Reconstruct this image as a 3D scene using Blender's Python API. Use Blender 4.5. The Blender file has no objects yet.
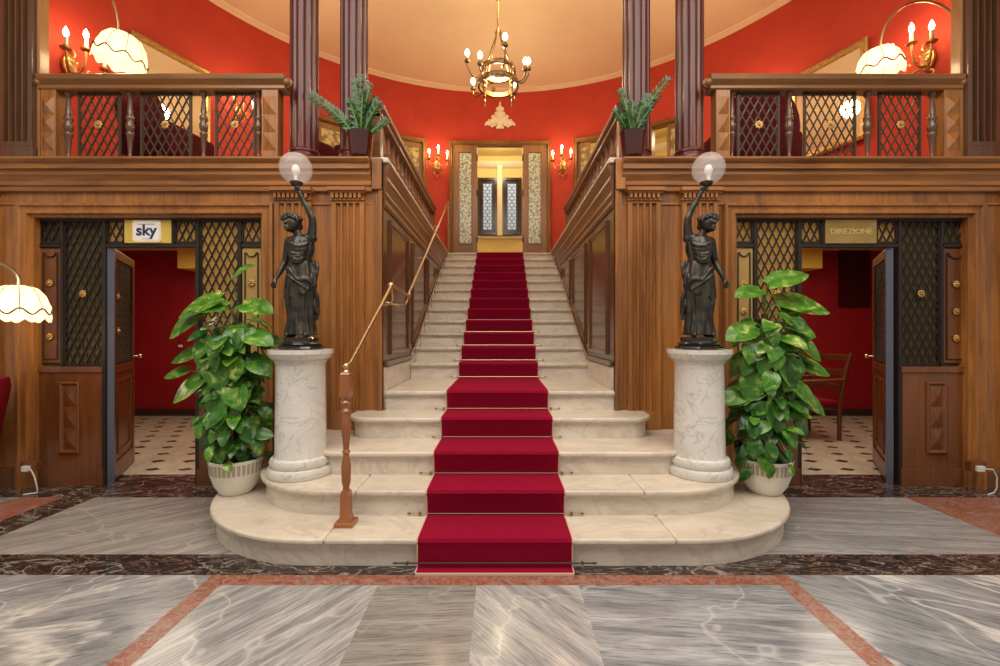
import bpy, bmesh, math, random
from mathutils import Vector, Matrix
R = math.radians
PI = math.pi
sin, cos = math.sin, math.cos
col = bpy.context.scene.collection
rnd = random.Random(7)

# ------------------------------------------------------------------ helpers
class MB:
    def __init__(s):
        s.v = []; s.f = []; s.m = []; s.mi = 0
    def add(s, vs, fs):
        b = len(s.v); s.v += [tuple(p) for p in vs]
        for f in fs:
            s.f.append(tuple(b + i for i in f)); s.m.append(s.mi)
        return s
    def box(s, x0, x1, y0, y1, z0, z1, M=None):
        vs = [Vector((x, y, z)) for x in (x0, x1) for y in (y0, y1) for z in (z0, z1)]
        if M: vs = [M @ v for v in vs]
        return s.add(vs, [(0,1,3,2),(4,6,7,5),(0,4,5,1),(2,3,7,6),(0,2,6,4),(1,5,7,3)])
    def loft(s, rings, cap=True, closed=True):
        n = len(rings[0]); vs = [p for r in rings for p in r]; fs = []
        for i in range(len(rings)-1):
            for j in range(n if closed else n-1):
                k = (j+1) % n
                fs.append((i*n+j, i*n+k, (i+1)*n+k, (i+1)*n+j))
        if cap:
            fs.append(tuple(range(n-1, -1, -1))); fs.append(tuple((len(rings)-1)*n+j for j in range(n)))
        return s.add(vs, fs)
    def prism(s, pts, f3, h0, h1):           # 2-D outline pushed from h0 to h1, f3(u,v,h) -> point
        return s.loft([[f3(u, v, h0) for u, v in pts], [f3(u, v, h1) for u, v in pts]])
    def lathe(s, prof, c=(0,0,0), n=24, M=None, arc=None, fl=None):
        rings = []
        for r, z in prof:
            ring = []
            for j in range(n):
                a = 2*PI*j/n; rr = max(r, 1e-4) * (fl(a, z) if fl else 1)
                p = Vector((rr*cos(a), rr*sin(a), z))
                if M: p = M @ p
                ring.append(p + Vector(c))
            rings.append(ring)
        return s.loft(rings)
    def tube(s, pts, r, n=8, cap=True):
        pts = [Vector(p) for p in pts]; m = len(pts)
        rs = r if isinstance(r, (list, tuple)) else [r]*m
        t0 = (pts[1]-pts[0]).normalized()
        up = Vector((0,0,1)) if abs(t0.z) < .9 else Vector((1,0,0))
        nrm = t0.cross(up).normalized(); rings = []
        for i in range(m):
            t = (pts[min(i+1, m-1)] - pts[max(i-1, 0)]).normalized()
            nrm = (nrm - t*nrm.dot(t)).normalized(); b = t.cross(nrm)
            rings.append([pts[i] + (nrm*cos(2*PI*j/n) + b*sin(2*PI*j/n))*rs[i] for j in range(n)])
        return s.loft(rings, cap)
    def ball(s, c, r, n=12, sc=(1,1,1), M=None):
        prof = [(r*sin(PI*i/(n//2+2)), -r*cos(PI*i/(n//2+2))) for i in range(n//2+3)]
        S = Matrix.Diagonal((*sc, 1))
        return s.lathe(prof, c, n, (M @ S) if M else S)
    def build(s, name, mats, parent=None, smooth=False, bevel=0, seg=2, loc=None):
        me = bpy.data.meshes.new(name)
        me.from_pydata(s.v, [], s.f)
        for m in (mats if isinstance(mats, (list, tuple)) else [mats]): me.materials.append(m)
        for p, i in zip(me.polygons, s.m): p.material_index = i
        bm = bmesh.new(); bm.from_mesh(me); bmesh.ops.recalc_face_normals(bm, faces=bm.faces)
        bm.to_mesh(me); bm.free()
        if smooth:
            for p in me.polygons: p.use_smooth = True
            try: me.set_sharp_from_angle(angle=R(smooth if smooth is not True else 40))
            except Exception: pass
        o = bpy.data.objects.new(name, me); col.objects.link(o)
        if parent: o.parent = parent
        if loc: o.location = loc
        if bevel:
            b = o.modifiers.new('bevel', 'BEVEL'); b.width = bevel; b.segments = seg; b.limit_method = 'ANGLE'; b.angle_limit = R(50)
        return o

def XZ(y, s=-1): return lambda u, v, h: (u, y + s*h, v)      # facing the camera: h comes forward
def YZ(x, s): return lambda u, v, h: (x + s*h, u, v)
def XY(z): return lambda u, v, h: (u, v, z + h)

def inset(pts, w):
    n = len(pts); a = sum(pts[i][0]*pts[(i+1)%n][1]-pts[(i+1)%n][0]*pts[i][1] for i in range(n))
    sg = 1 if a > 0 else -1; lines = []
    for i in range(n):
        p = Vector(pts[i]); q = Vector(pts[(i+1)%n]); d = (q-p).normalized()
        nn = Vector((-d.y, d.x))*sg*w
        lines.append((p+nn, d))
    out = []
    for i in range(n):
        p, d = lines[i-1]; q, e = lines[i]
        den = d.x*e.y-d.y*e.x
        t = ((q-p).x*e.y-(q-p).y*e.x)/den
        out.append(tuple(p+d*t))
    return out
def frame(mb, pts, prof, f3, fill=None):      # prof = [(inset, height)...]
    rings = [[f3(u, v, h) for u, v in inset(pts, w)] for w, h in prof]
    mb.loft(rings, cap=False)
    if fill is not None:
        q = inset(pts, prof[-1][0]); n = len(q)
        mb.add([f3(u, v, prof[-1][1]) for u, v in q], [tuple(range(n))])
def rect(a, b, c, d): return [(a, c), (b, c), (b, d), (a, d)]

def lattice(mb, u0, u1, v0, v1, f3, cw=.065, ch=.135, bw=.010, th=.006, rim=.014):
    k = ch/cw
    L = math.hypot(1, k)
    for s in (1, -1):
        step = ch
        c0 = v0 - k*(u1-u0) if s == 1 else v0
        c = c0 + (step*.5)
        top = v1 if s == 1 else v1 + k*(u1-u0)
        while c < top:
            # v = c + s*k*(u-u0)
            if s == 1: ua, ub = u0+max(0, (v0-c)/k), u0+min(u1-u0, (v1-c)/k)
            else: ua, ub = u0+max(0, (c-v1)/k), u0+min(u1-u0, (c-v0)/k)
            if ub - ua > .004:
                pa = Vector((ua, c+s*k*(ua-u0))); pb = Vector((ub, c+s*k*(ub-u0)))
                n = Vector((-s*k, 1))/L*bw/2
                h = th if s == 1 else th*.5
                q = [pa-n, pb-n, pb+n, pa+n]
                mb.loft([[f3(p.x, p.y, -h) for p in q], [f3(p.x, p.y, h) for p in q]])
            c += step
    if rim:
        for a, b, c, d in ((u0, u1, v0, v0+rim), (u0, u1, v1-rim, v1), (u0, u0+rim, v0, v1), (u1-rim, u1, v0, v1)):
            mb.prism(rect(a, b, c, d), f3, -th*1.4, th*1.4)

def empty(name, loc=(0,0,0), rz=0):
    o = bpy.data.objects.new(name, None); col.objects.link(o); o.location = loc; o.rotation_euler = (0,0,rz)
    o.empty_display_size = .1
    return o
def tag(o, label=None, cat=None, group=None, kind=None):
    if label: o['label'] = label
    if cat: o['category'] = cat
    if group: o['group'] = group
    if kind: o['kind'] = kind
    return o
def thing(name, label, cat, loc=(0,0,0), rz=0, group=None): return tag(empty(name, loc, rz), label, cat, group)
def struct(o, label=None, cat=None): return tag(o, label, cat, None, 'structure')
def kids(o): return [c for c in bpy.data.objects if c.parent == o]
def dup(o, loc=None, rz=None, parent=None, label=None, scale=None):
    c = o.copy(); col.objects.link(c)
    if parent: c.parent = parent
    if loc is not None: c.location = loc
    if rz is not None: c.rotation_euler = (0,0,rz)
    if scale: c.scale = scale
    if label: c['label'] = label
    for ch in kids(o): dup(ch, parent=c)
    return c
def light(name, loc, power, color=(1,.78,.5), r=.05, typ='POINT', size=1, size_y=None, rot=(0,0,0)):
    l = bpy.data.lights.new(name, typ); l.energy = power; l.color = color
    if typ == 'POINT': l.shadow_soft_size = r
    else:
        l.size = size
        if size_y: l.shape = 'RECTANGLE'; l.size_y = size_y
    o = bpy.data.objects.new(name, l); col.objects.link(o); o.location = loc; o.rotation_euler = rot
    return o

# ------------------------------------------------------------------ materials
def mat(name, color=(.5,.5,.5), rough=.5, metal=0, **kw):
    m = bpy.data.materials.new(name); m.use_nodes = True
    b = m.node_tree.nodes['Principled BSDF']
    b.inputs['Base Color'].default_value = (*color, 1); b.inputs['Roughness'].default_value = rough
    b.inputs['Metallic'].default_value = metal
    for k, v in kw.items():
        b.inputs[k.replace('_', ' ')].default_value = v
    m['b'] = 1
    return m
def nd(m, t, **kw):
    n = m.node_tree.nodes.new(t)
    for k, v in kw.items():
        if hasattr(n, k) and k not in n.inputs: setattr(n, k, v)
        else: n.inputs[k].default_value = v
    return n
def lk(m, a, ao, b, bi): m.node_tree.links.new(a.outputs[ao], b.inputs[bi])
def coords(m, scale=(1,1,1), rot=(0,0,0), kind='Object'):
    tc = nd(m, 'ShaderNodeTexCoord'); mp = nd(m, 'ShaderNodeMapping')
    mp.inputs['Scale'].default_value = scale; mp.inputs['Rotation'].default_value = rot
    lk(m, tc, kind, mp, 'Vector'); return mp
def ramp(m, stops):
    r = nd(m, 'ShaderNodeValToRGB'); e = r.color_ramp.elements
    while len(e) < len(stops): e.new(.5)
    for i, (p, c) in enumerate(stops):
        e[i].position = p; e[i].color = (*c, 1)
    return r
def bump(m, src, out, strength=.1, dist=.01):
    b = nd(m, 'ShaderNodeBump'); b.inputs['Strength'].default_value = strength; b.inputs['Distance'].default_value = dist
    lk(m, src, out, b, 'Height'); lk(m, b, 'Normal', m.node_tree.nodes['Principled BSDF'], 'Normal')
def wood(name, c0, c1, axis='z', rough=.38, coat=.12):
    m = mat(name, c0, rough, Coat_Weight=coat, Coat_Roughness=.15)
    sc = {'z': (9,9,.7), 'x': (.7,9,9), 'y': (9,.7,9)}[axis]
    mp = coords(m, sc)
    n1 = nd(m, 'ShaderNodeTexNoise', Scale=3.2, Detail=8.0, Roughness=.65, Distortion=.6); lk(m, mp, 'Vector', n1, 'Vector')
    mp2 = coords(m, tuple(.25*q if q > 1 else q*.7 for q in sc))
    n2 = nd(m, 'ShaderNodeTexNoise', Scale=1.3, Detail=3.0); lk(m, mp2, 'Vector', n2, 'Vector')
    r = ramp(m, [(.28, c1), (.5, tuple((a+b)/2 for a, b in zip(c0, c1))), (.72, c0)])
    mx = nd(m, 'ShaderNodeMath', operation='ADD'); a = nd(m, 'ShaderNodeMath', operation='MULTIPLY'); a.inputs[1].default_value = .5
    b = nd(m, 'ShaderNodeMath', operation='MULTIPLY'); b.inputs[1].default_value = .5
    lk(m, n1, 'Fac', a, 0); lk(m, n2, 'Fac', b, 0); lk(m, a, 0, mx, 0); lk(m, b, 0, mx, 1)
    lk(m, mx, 0, r, 'Fac'); lk(m, r, 'Color', m.node_tree.nodes['Principled BSDF'], 'Base Color')
    bump(m, n1, 'Fac', .12, .004)
    return m
def marble(name, base, vein, dark=None, rough=.2, scale=2.0, amount=.5, rot=(0,0,0), stretch=(1,1,1), width=.04, second=None, coat=0):
    m = mat(name, base, rough, Coat_Weight=coat, Coat_Roughness=.05)
    b = m.node_tree.nodes['Principled BSDF']
    mp = coords(m, stretch, rot)
    n0 = nd(m, 'ShaderNodeTexNoise', Scale=scale, Detail=7.0, Roughness=.6); lk(m, mp, 'Vector', n0, 'Vector')
    r0 = ramp(m, [(.3, dark or tuple(.8*x for x in base)), (.7, base)]); lk(m, n0, 'Fac', r0, 'Fac')
    n1 = nd(m, 'ShaderNodeTexNoise', Scale=scale*.9, Detail=6.0, Roughness=.55, Distortion=1.4); lk(m, mp, 'Vector', n1, 'Vector')
    r1 = ramp(m, [(.5-width, (0,0,0)), (.5, (amount,)*3), (.5+width, (0,0,0))]); lk(m, n1, 'Fac', r1, 'Fac')
    mx = nd(m, 'ShaderNodeMix', data_type='RGBA'); lk(m, r1, 'Color', mx, 0)
    lk(m, r0, 'Color', mx, 6); mx.inputs[7].default_value = (*vein, 1)
    last = mx
    if second:
        n2 = nd(m, 'ShaderNodeTexNoise', Scale=scale*2.3, Detail=5.0, Distortion=2.0); lk(m, mp, 'Vector', n2, 'Vector')
        r2 = ramp(m, [(.46, (0,0,0)), (.5, (.8,)*3), (.54, (0,0,0))]); lk(m, n2, 'Fac', r2, 'Fac')
        m2 = nd(m, 'ShaderNodeMix', data_type='RGBA'); lk(m, r2, 'Color', m2, 0); lk(m, mx, 2, m2, 6); m2.inputs[7].default_value = (*second, 1); last = m2
    lk(m, last, 2, b, 'Base Color')
    return m
def emit(name, color, s, base=None, trans=0):
    m = mat(name, base or color, .6)
    b = m.node_tree.nodes['Principled BSDF']
    b.inputs['Emission Color'].default_value = (*color, 1); b.inputs['Emission Strength'].default_value = s
    return m
def noisy(m, c0, c1, scale=60, bmp=.2, dist=.004, detail=4.0):
    mp = coords(m); n = nd(m, 'ShaderNodeTexNoise', Scale=scale, Detail=detail); lk(m, mp, 'Vector', n, 'Vector')
    r = ramp(m, [(.3, c0), (.7, c1)]); lk(m, n, 'Fac', r, 'Fac'); lk(m, r, 'Color', m.node_tree.nodes['Principled BSDF'], 'Base Color')
    bump(m, n, 'Fac', bmp, dist); return m

Wa, Wb = (.52,.205,.045), (.085,.024,.006)
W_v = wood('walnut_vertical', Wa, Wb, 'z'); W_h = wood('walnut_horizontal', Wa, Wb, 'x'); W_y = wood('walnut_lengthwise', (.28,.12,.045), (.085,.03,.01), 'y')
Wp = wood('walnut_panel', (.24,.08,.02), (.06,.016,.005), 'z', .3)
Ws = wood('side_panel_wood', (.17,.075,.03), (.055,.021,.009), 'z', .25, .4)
Wr = wood('walnut_rail', (.32,.135,.035), (.07,.024,.007), 'x', .35)
Wm = wood('mahogany', (.14,.020,.013), (.045,.008,.006), 'z', .34, .12)
Wq = wood('dark_walnut', (.17,.08,.04), (.05,.02,.01), 'z', .25, .3)
W_door = wood('door_oak', (.40,.19,.06), (.16,.06,.018), 'z', .35)
W_ch = wood('chair_beech', (.22,.07,.02), (.09,.026,.008), 'z', .35)
W_newel = wood('newel_wood', (.42,.15,.04), (.2,.06,.018), 'z', .25, .5)
stone = marble('stair_marble', (.74,.66,.55), (.44,.37,.29), (.585,.50,.405), .28, 2.2, .45, (0,0,.6), (1,2.2,1), .05, coat=.2)
stone_r = marble('riser_marble', (.76,.68,.58), (.5,.41,.33), (.62,.54,.45), .3, 3.0, .5, (0,.5,0), (1,1,2), .05)
ped_m = marble('pedestal_marble', (.76,.72,.66), (.30,.29,.28), (.62,.585,.53), .25, 4.2, .55, (0,.3,.4), (1,1,1.6), .016, coat=.3)
carpet = noisy(mat('crimson_carpet', (.3,.01,.025), 1.0, Specular_IOR_Level=.1), (.19,.002,.016), (.30,.006,.034), 160, .5, .003)
brass = mat('brass', (.62,.47,.27), .33, 1); brass_d = noisy(mat('aged_brass', (.4,.26,.11), .42, .85), (.14,.08,.03), (.32,.19,.08), 40, .1)
gold = noisy(mat('gilt', (.6,.38,.12), .38, .8), (.42,.24,.07), (.72,.47,.17), 35, .2)
iron = mat('black_iron', (.028,.018,.014), .5, .3)
bronze_g = mat('bronze_lattice', (.06,.035,.018), .5, .3)
bronze = noisy(mat('statue_bronze', (.05,.045,.04), .38, .75), (.03,.029,.026), (.10,.09,.075), 14, .15, .006)
blk_m = marble('black_marble', (.03,.022,.02), (.55,.48,.42), (.012,.01,.01), .15, 2.6, .6, (0,0,.3), (1,2.5,1), .018, (.22,.13,.09), coat=.2)
red_m = marble('red_breccia', (.34,.075,.03), (.34,.29,.25), (.19,.045,.02), .28, 11, .6, (0,0,.4), (1,1.3,1), .05, (.33,.27,.23))
def grey(name, ang, base, dark, vein, st=5, sc=1.3, amt=.4, wd=.02, dist=.25):
    m = mat(name, base, .2, Coat_Weight=.12, Coat_Roughness=.08); b = m.node_tree.nodes['Principled BSDF']
    mp = coords(m, (1,1,1), (0,0,ang)); m2 = nd(m, 'ShaderNodeMapping'); m2.inputs['Scale'].default_value = (.35, st*.5, 1); lk(m, mp, 'Vector', m2, 'Vector')
    n0 = nd(m, 'ShaderNodeTexNoise', Scale=sc*1.6, Detail=9.0, Roughness=.62, Distortion=dist); lk(m, m2, 'Vector', n0, 'Vector')
    md = tuple((p+q)/2 for p, q in zip(base, dark))
    r0 = ramp(m, [(.30, dark), (.46, md), (.56, base), (.72, tuple((p+q)/2 for p, q in zip(base, vein)))]); lk(m, n0, 'Fac', r0, 'Fac')
    m3 = nd(m, 'ShaderNodeMapping'); m3.inputs['Scale'].default_value = (.4, st*.28, 1); m3.inputs['Location'].default_value = (3.1, 1.7, 0); lk(m, mp, 'Vector', m3, 'Vector')
    n1 = nd(m, 'ShaderNodeTexNoise', Scale=sc, Detail=5.0, Roughness=.5, Distortion=dist*1.5); lk(m, m3, 'Vector', n1, 'Vector')
    r1 = ramp(m, [(.5-wd, (0,0,0)), (.5, (amt,)*3), (.5+wd*1.3, (0,0,0))]); lk(m, n1, 'Fac', r1, 'Fac')
    mx = nd(m, 'ShaderNodeMix', data_type='RGBA'); lk(m, r1, 'Color', mx, 0); lk(m, r0, 'Color', mx, 6); mx.inputs[7].default_value = (*vein, 1)
    m4 = nd(m, 'ShaderNodeMapping'); m4.inputs['Scale'].default_value = (1.6, st*2.2, 1); lk(m, mp, 'Vector', m4, 'Vector')
    n4 = nd(m, 'ShaderNodeTexNoise', Scale=sc*3, Detail=6.0, Roughness=.7, Distortion=.3); lk(m, m4, 'Vector', n4, 'Vector')
    r4 = ramp(m, [(.36, (.50,.50,.53)), (.54, (1,1,1)), (.70, (1.0,1.0,1.0))]); lk(m, n4, 'Fac', r4, 'Fac')
    n5 = nd(m, 'ShaderNodeTexNoise', Scale=1.1, Detail=4.0, Roughness=.5, Distortion=.3); lk(m, mp, 'Vector', n5, 'Vector')
    r5 = ramp(m, [(.494, (0,0,0)), (.5, (.45,.45,.45)), (.506, (0,0,0))]); lk(m, n5, 'Fac', r5, 'Fac')
    mm = nd(m, 'ShaderNodeMix', data_type='RGBA', blend_type='MULTIPLY'); mm.inputs[0].default_value = .9; lk(m, mx, 2, mm, 6); lk(m, r4, 'Color', mm, 7)
    m5 = nd(m, 'ShaderNodeMix', data_type='RGBA'); lk(m, r5, 'Color', m5, 0); lk(m, mm, 2, m5, 6); m5.inputs[7].default_value = (*vein, 1)
    lk(m, m5, 2, b, 'Base Color'); return m
G1 = grey('grey_marble_a', R(-55), (.42,.405,.39), (.20,.20,.21), (.66,.63,.59), 11, 1.5)
G2 = grey('grey_marble_b', R(-4), (.31,.295,.27), (.19,.18,.165), (.42,.39,.35), 12, 1.3)
G3 = grey('grey_marble_c', R(50), (.42,.41,.40), (.22,.23,.25), (.62,.59,.56), 11, 1.6)
G4 = grey('grey_marble_d', R(5), (.34,.345,.36), (.17,.175,.19), (.62,.61,.60), 10, 1.5)
G5 = grey('grey_marble_e', R(-25), (.33,.325,.32), (.22,.22,.225), (.74,.70,.64), 4, 1.5, .7, .016, .5)
G6 = grey('grey_marble_f', R(-38), (.38,.345,.31), (.22,.20,.18), (.52,.47,.41), 12, 1.5)
G7 = grey('grey_marble_g', R(35), (.32,.33,.34), (.20,.21,.225), (.78,.75,.70), 4.5, 1.4, .8, .018, .5)
G8 = grey('grey_marble_h', R(6), (.36,.345,.335), (.235,.23,.225), (.50,.47,.44), 12, 1.5)
beige_f = marble('beige_floor', (.66,.56,.43), (.4,.31,.22), (.5,.41,.30), .2, 2.5, .5)
red_w = noisy(mat('red_wall_paint', (.50,.035,.014), .8), (.46,.036,.014), (.52,.045,.018), 3, .05)
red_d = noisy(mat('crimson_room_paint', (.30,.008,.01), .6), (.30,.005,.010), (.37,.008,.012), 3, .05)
cream = mat('cream_plaster', (.80,.63,.40), .85); noisy(cream, (.80,.59,.35), (.84,.63,.38), 2, .03)
yellow_w = noisy(mat('yellow_wall_paint', (.78,.60,.22), .8), (.74,.56,.20), (.80,.62,.24), 3, .03)
ivory = mat('ivory_plaster', (.86,.72,.48), .6)
velvet = noisy(mat('red_velvet', (.25,.005,.02), .9, Specular_IOR_Level=.15), (.20,.003,.012), (.30,.005,.022), 30, .15)
velvet_d = noisy(mat('dark_red_velvet', (.07,.006,.008), .9, Specular_IOR_Level=.15), (.05,.004,.006), (.09,.008,.01), 30, .1)
bulb_m = emit('warm_bulb', (1,.80,.48), 22)
candle_m = mat('candle_tube', (.85,.78,.6), .5)
def translucent(name, color, mixf, em=0, emc=None, rough_c=None, tex=None):
    m = mat(name, color, .5); nt = m.node_tree; b = nt.nodes['Principled BSDF']
    t = nd(m, 'ShaderNodeBsdfTranslucent'); t.inputs['Color'].default_value = (*color, 1)
    mx = nd(m, 'ShaderNodeMixShader'); mx.inputs[0].default_value = mixf
    out = nt.nodes['Material Output']
    nt.links.new(b.outputs[0], mx.inputs[1]); nt.links.new(t.outputs[0], mx.inputs[2]); nt.links.new(mx.outputs[0], out.inputs[0])
    if em: b.inputs['Emission Color'].default_value = (*(emc or color), 1); b.inputs['Emission Strength'].default_value = em
    if tex:
        mp = coords(m, tex[2]); n = nd(m, tex[0], Scale=tex[1]); lk(m, mp, 'Vector', n, 'Vector')
        r = ramp(m, tex[3]); lk(m, n, tex[4], r, 'Fac'); lk(m, r, 'Color', b, 'Base Color'); lk(m, r, 'Color', t, 'Color')
    return m
shade_m = translucent('lamp_shade_silk', (.95,.82,.55), .5, .55, (1,.84,.52))
shade_trim = mat('shade_braid', (.10,.055,.025), .9)
amber = translucent('amber_glass', (.75,.55,.20), .55)
olive = translucent('olive_glass', (.20,.15,.055), .5)
pebble = translucent('textured_glass', (.72,.70,.55), .45, .05, (.7,.66,.45), None,
    ('ShaderNodeTexVoronoi', 26, (1,1,1), [(.0, (.95,.94,.85)), (.35, (.66,.66,.52)), (.8, (.25,.21,.10))], 'Distance'))
pebble.node_tree.nodes['Principled BSDF'].inputs['Emission Strength'].default_value = .22  # glow added so the sidelight glass looks brighter; not a lamp
pebble.node_tree.nodes['Principled BSDF'].inputs['Roughness'].default_value = .15
hexg = translucent('leaded_yellow_glass', (.8,.66,.3), .45, .08, (.8,.6,.25), None,
    ('ShaderNodeTexVoronoi', 12, (1,1,1), [(.0, (.85,.70,.34)), (.45, (.72,.56,.24)), (.7, (.30,.2,.07))], 'Distance'))  # slight emission put into the leaded glass as glow
blueg = emit('blue_glow_glass', (.55,.66,.85), .35, (.5,.6,.75))  # pale blue glow put into the panes; no daylight behind them
mirror_m = mat('mirror_glass', (.9,.88,.82), .03, 1)
def glass(name, color=(1,1,1), rough=0):
    return mat(name, color, rough, Transmission_Weight=1.0, IOR=1.25)
globe_m = mat('globe_glass', (.96,.90,.88), .04, Alpha=.26)
pot_w = mat('cream_ceramic', (.80,.75,.65), .45); pot_s = mat('taupe_glaze', (.46,.36,.25), .5)
soil = noisy(mat('soil', (.04,.025,.015), .95), (.02,.012,.008), (.07,.045,.03), 60, .5)
pot_d = mat('oxblood_glaze', (.05,.006,.005), .06, Coat_Weight=1.0, Coat_Roughness=.02)
def leafmat(name, g0, g1, y):
    m = translucent(name, g0, .12); b = m.node_tree.nodes['Principled BSDF']; b.inputs['Roughness'].default_value = .28
    mp = coords(m, (1,1,1)); n = nd(m, 'ShaderNodeTexNoise', Scale=13.0, Detail=5.0, Roughness=.65, Distortion=.8); lk(m, mp, 'Vector', n, 'Vector')
    r = ramp(m, [(.36, g1), (.52, g0), (.60, tuple((a+2*b_)/3 for a, b_ in zip(y, g0))), (.66, y)]); lk(m, n, 'Fac', r, 'Fac'); lk(m, r, 'Color', b, 'Base Color')
    return m
leaf_a = leafmat('pothos_leaf', (.085,.25,.022), (.03,.13,.012), (.55,.62,.17))
leaf_b = leafmat('pothos_leaf_dark', (.035,.135,.016), (.012,.06,.008), (.22,.36,.07))
leaf_z = leafmat('zz_leaf', (.022,.085,.015), (.008,.035,.006), (.06,.16,.025))
stem_m = mat('plant_stem', (.16,.24,.06), .5)
moss = noisy(mat('moss_pole', (.08,.05,.02), .95), (.04,.025,.01), (.14,.09,.04), 40, .6)
navy = mat('navy_print', (.02,.03,.10), .5); white_p = mat('white_plastic', (.82,.80,.78), .4); yell_b = mat('yellow_board', (.62,.42,.08), .5)
brass_pl = noisy(mat('brass_plate', (.42,.28,.09), .35, .6), (.34,.22,.06), (.50,.34,.12), 5, .05)
brass_t = mat('plate_letters', (.80,.58,.24), .3, .6)
steel = mat('steel_edge', (.16,.17,.22), .3, .8)
white_cable = mat('white_cable', (.7,.68,.64), .5)

# ------------------------------------------------------------------ key dimensions (metres)
EYE = 1.28
Zg = 2.72            # gallery floor
Yf = 3.70            # wooden front
CY, CR = 3.8, 4.5    # round hall
Zc = 5.80
RIS = .16
def nose(k): return {1: 2.41, 2: 2.70, 3: 2.98, 4: 3.34, 5: 3.66}.get(k, 4.70 + .296*(k-6))
LAND = nose(17)
XW = {-1: .972, 1: .950}      # the two side walls of the stair

# ------------------------------------------------------------------ FLOOR
fl = MB(); fm = [G1, G2, G3, G4, G5, G6, G7, G8, blk_m, red_m, beige_f, stone]
def slab(i, a, b, c, d, z=0):
    fl.mi = i; fl.add([(a,c,z),(b,c,z),(b,d,z),(a,d,z)], [(0,1,2,3)])
RX0, RX1 = 1.42, 1.52
ys = [-4.2, -2.9, -1.6, -.3, 1.0, 2.255]
for r_ in range(5):
    y0, y1 = ys[r_], ys[r_+1]
    for i, (a, b) in enumerate(((-RX0,-.62),(-.62,-.12),(-.12,.40),(.40,RX0))): slab((i+r_) % 4 if r_ < 4 else i, a, b, y0, y1)
    slab(9, -RX1, -RX0, y0, y1); slab(9, RX0, RX1, y0, y1)
    slab(4 if r_ % 2 == 0 else 7, -3.7, -RX1, y0, y1); slab(6, RX1, 3.7, y0, y1)
    slab(7, -7, -3.7, y0, y1); slab(5, 3.7, 7, y0, y1)
slab(9, -RX1, RX1, 2.255, 2.35); slab(4, -7, -RX1, 2.255, 2.35); slab(6, RX1, 7, 2.255, 2.35)
slab(8, -7, 7, 2.35, 2.57)
slab(5, -3.15, -.5, 2.57, 3.46); slab(7, .5, 3.15, 2.57, 3.46); slab(7, -.5, .5, 2.57, 3.46)
slab(8, -3.4, -3.15, 2.57, 3.46); slab(9, 3.15, 3.42, 2.57, 3.46)
slab(9, -3.75, -3.4, 2.57, 3.46); slab(9, 3.42, 3.9, 2.57, 3.46)
slab(6, -7, -3.75, 2.57, 3.46); slab(8, 3.9, 7, 2.57, 3.46)
slab(8, -7, 7, 3.46, 4.02)
slab(10, -7, 7, 4.02, 7.2)
# black lozenges of the side rooms' floors
fl.mi = 8
for sx in (-1, 1):
    for i in range(17):
        for j in range(11):
            x = sx*(1.4 + i*.31 + (j % 2)*.155); y = 4.17 + j*.27
            if y < 6.85: fl.add([(x-.075,y,.0012),(x,y-.05,.0012),(x+.075,y,.0012),(x,y+.05,.0012)], [(0,1,2,3)])
struct(fl.build('floor', fm))

# ------------------------------------------------------------------ CEILINGS, ROUND WALL
def polar(a, r=CR): return (r*sin(a), CY + r*cos(a))
cm = MB()
n = 72
cm.add([(*polar(R(-100)+R(200)*i/n, CR+.1), Zc) for i in range(n+1)], [tuple(range(n+1))])
cm.box(-7, 7, -4.5, 3.35, Zc, Zc+.1)
struct(cm.build('ceiling', cream))
mo = MB()
rings = []
for i in range(n+1):
    a = R(-90)+R(180)*i/n
    rings.append([(*polar(a, CR+dr), Zc+dz) for dr, dz in ((.02,-.035),(-.02,-.035),(-.04,-.02),(-.10,-.012),(-.11,.01),(.02,.01))])
mo.loft(rings)
struct(mo.build('trim_1', cream, smooth=50))

OPEN = [(-41.5,-34.3,4.79),(-25.0,-17.7,4.79),(-11.9,11.9,4.79),(17.7,25.0,4.79),(34.3,41.5,4.79)]
def curved_wall(mb, r, z0, z1, a0=-95, a1=95, openings=()):
    edges = set([a0, a1]); 
    for a, b, _ in openings: edges |= {a, b}
    edges = sorted(edges); seq = []
    for a, b in zip(edges, edges[1:]):
        k = max(1, round((b-a)/2.5))
        seq += [(a+(b-a)*i/k, a+(b-a)*(i+1)/k) for i in range(k)]
    for a, b in seq:
        lo = z0
        for oa, ob, oz in openings:
            if oa-1e-6 <= a and b <= ob+1e-6: lo = oz
        p, q = polar(R(a), r), polar(R(b), r)
        mb.add([(*p, lo), (*q, lo), (*q, z1), (*p, z1)], [(0,1,2,3)])
w = MB(); curved_wall(w, CR, Zg, Zc, -97, 97, OPEN)
struct(w.build('wall_round', red_w, smooth=30))
w = MB(); curved_wall(w, 6.3, Zg, 5.3, -60, 60)
for s in (-1, 1):
    p, q = polar(R(60*s), CR), polar(R(60*s), 6.3); w.add([(*p,Zg),(*q,Zg),(*q,5.3),(*p,5.3)], [(0,1,2,3)])
k = 30
for zz in (5.3,):
    ri = [[(*polar(R(-60+120*i/k), r), zz) for r in (CR+.02, 6.3)] for i in range(k+1)]
    w.loft(ri, cap=False, closed=False)
curved_wall(w, CR+.06, 5.0, 5.3, -60, 60)
# yellow dado and cornice inside the lobby
struct(w.build('wall_back', yellow_w, smooth=30))
w = MB(); ri = [[(*polar(R(-60+120*i/k), r), z) for r, z in ((6.29,3.42),(6.25,3.42),(6.25,3.47),(6.29,3.47))] for i in range(k+1)]; w.loft(ri)
ri = [[(*polar(R(-60+120*i/k), r), z) for r, z in ((6.29,5.02),(6.22,5.06),(6.18,5.14),(6.29,5.14))] for i in range(k+1)]; w.loft(ri)
struct(w.build('trim_2', ivory, smooth=50))

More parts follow.
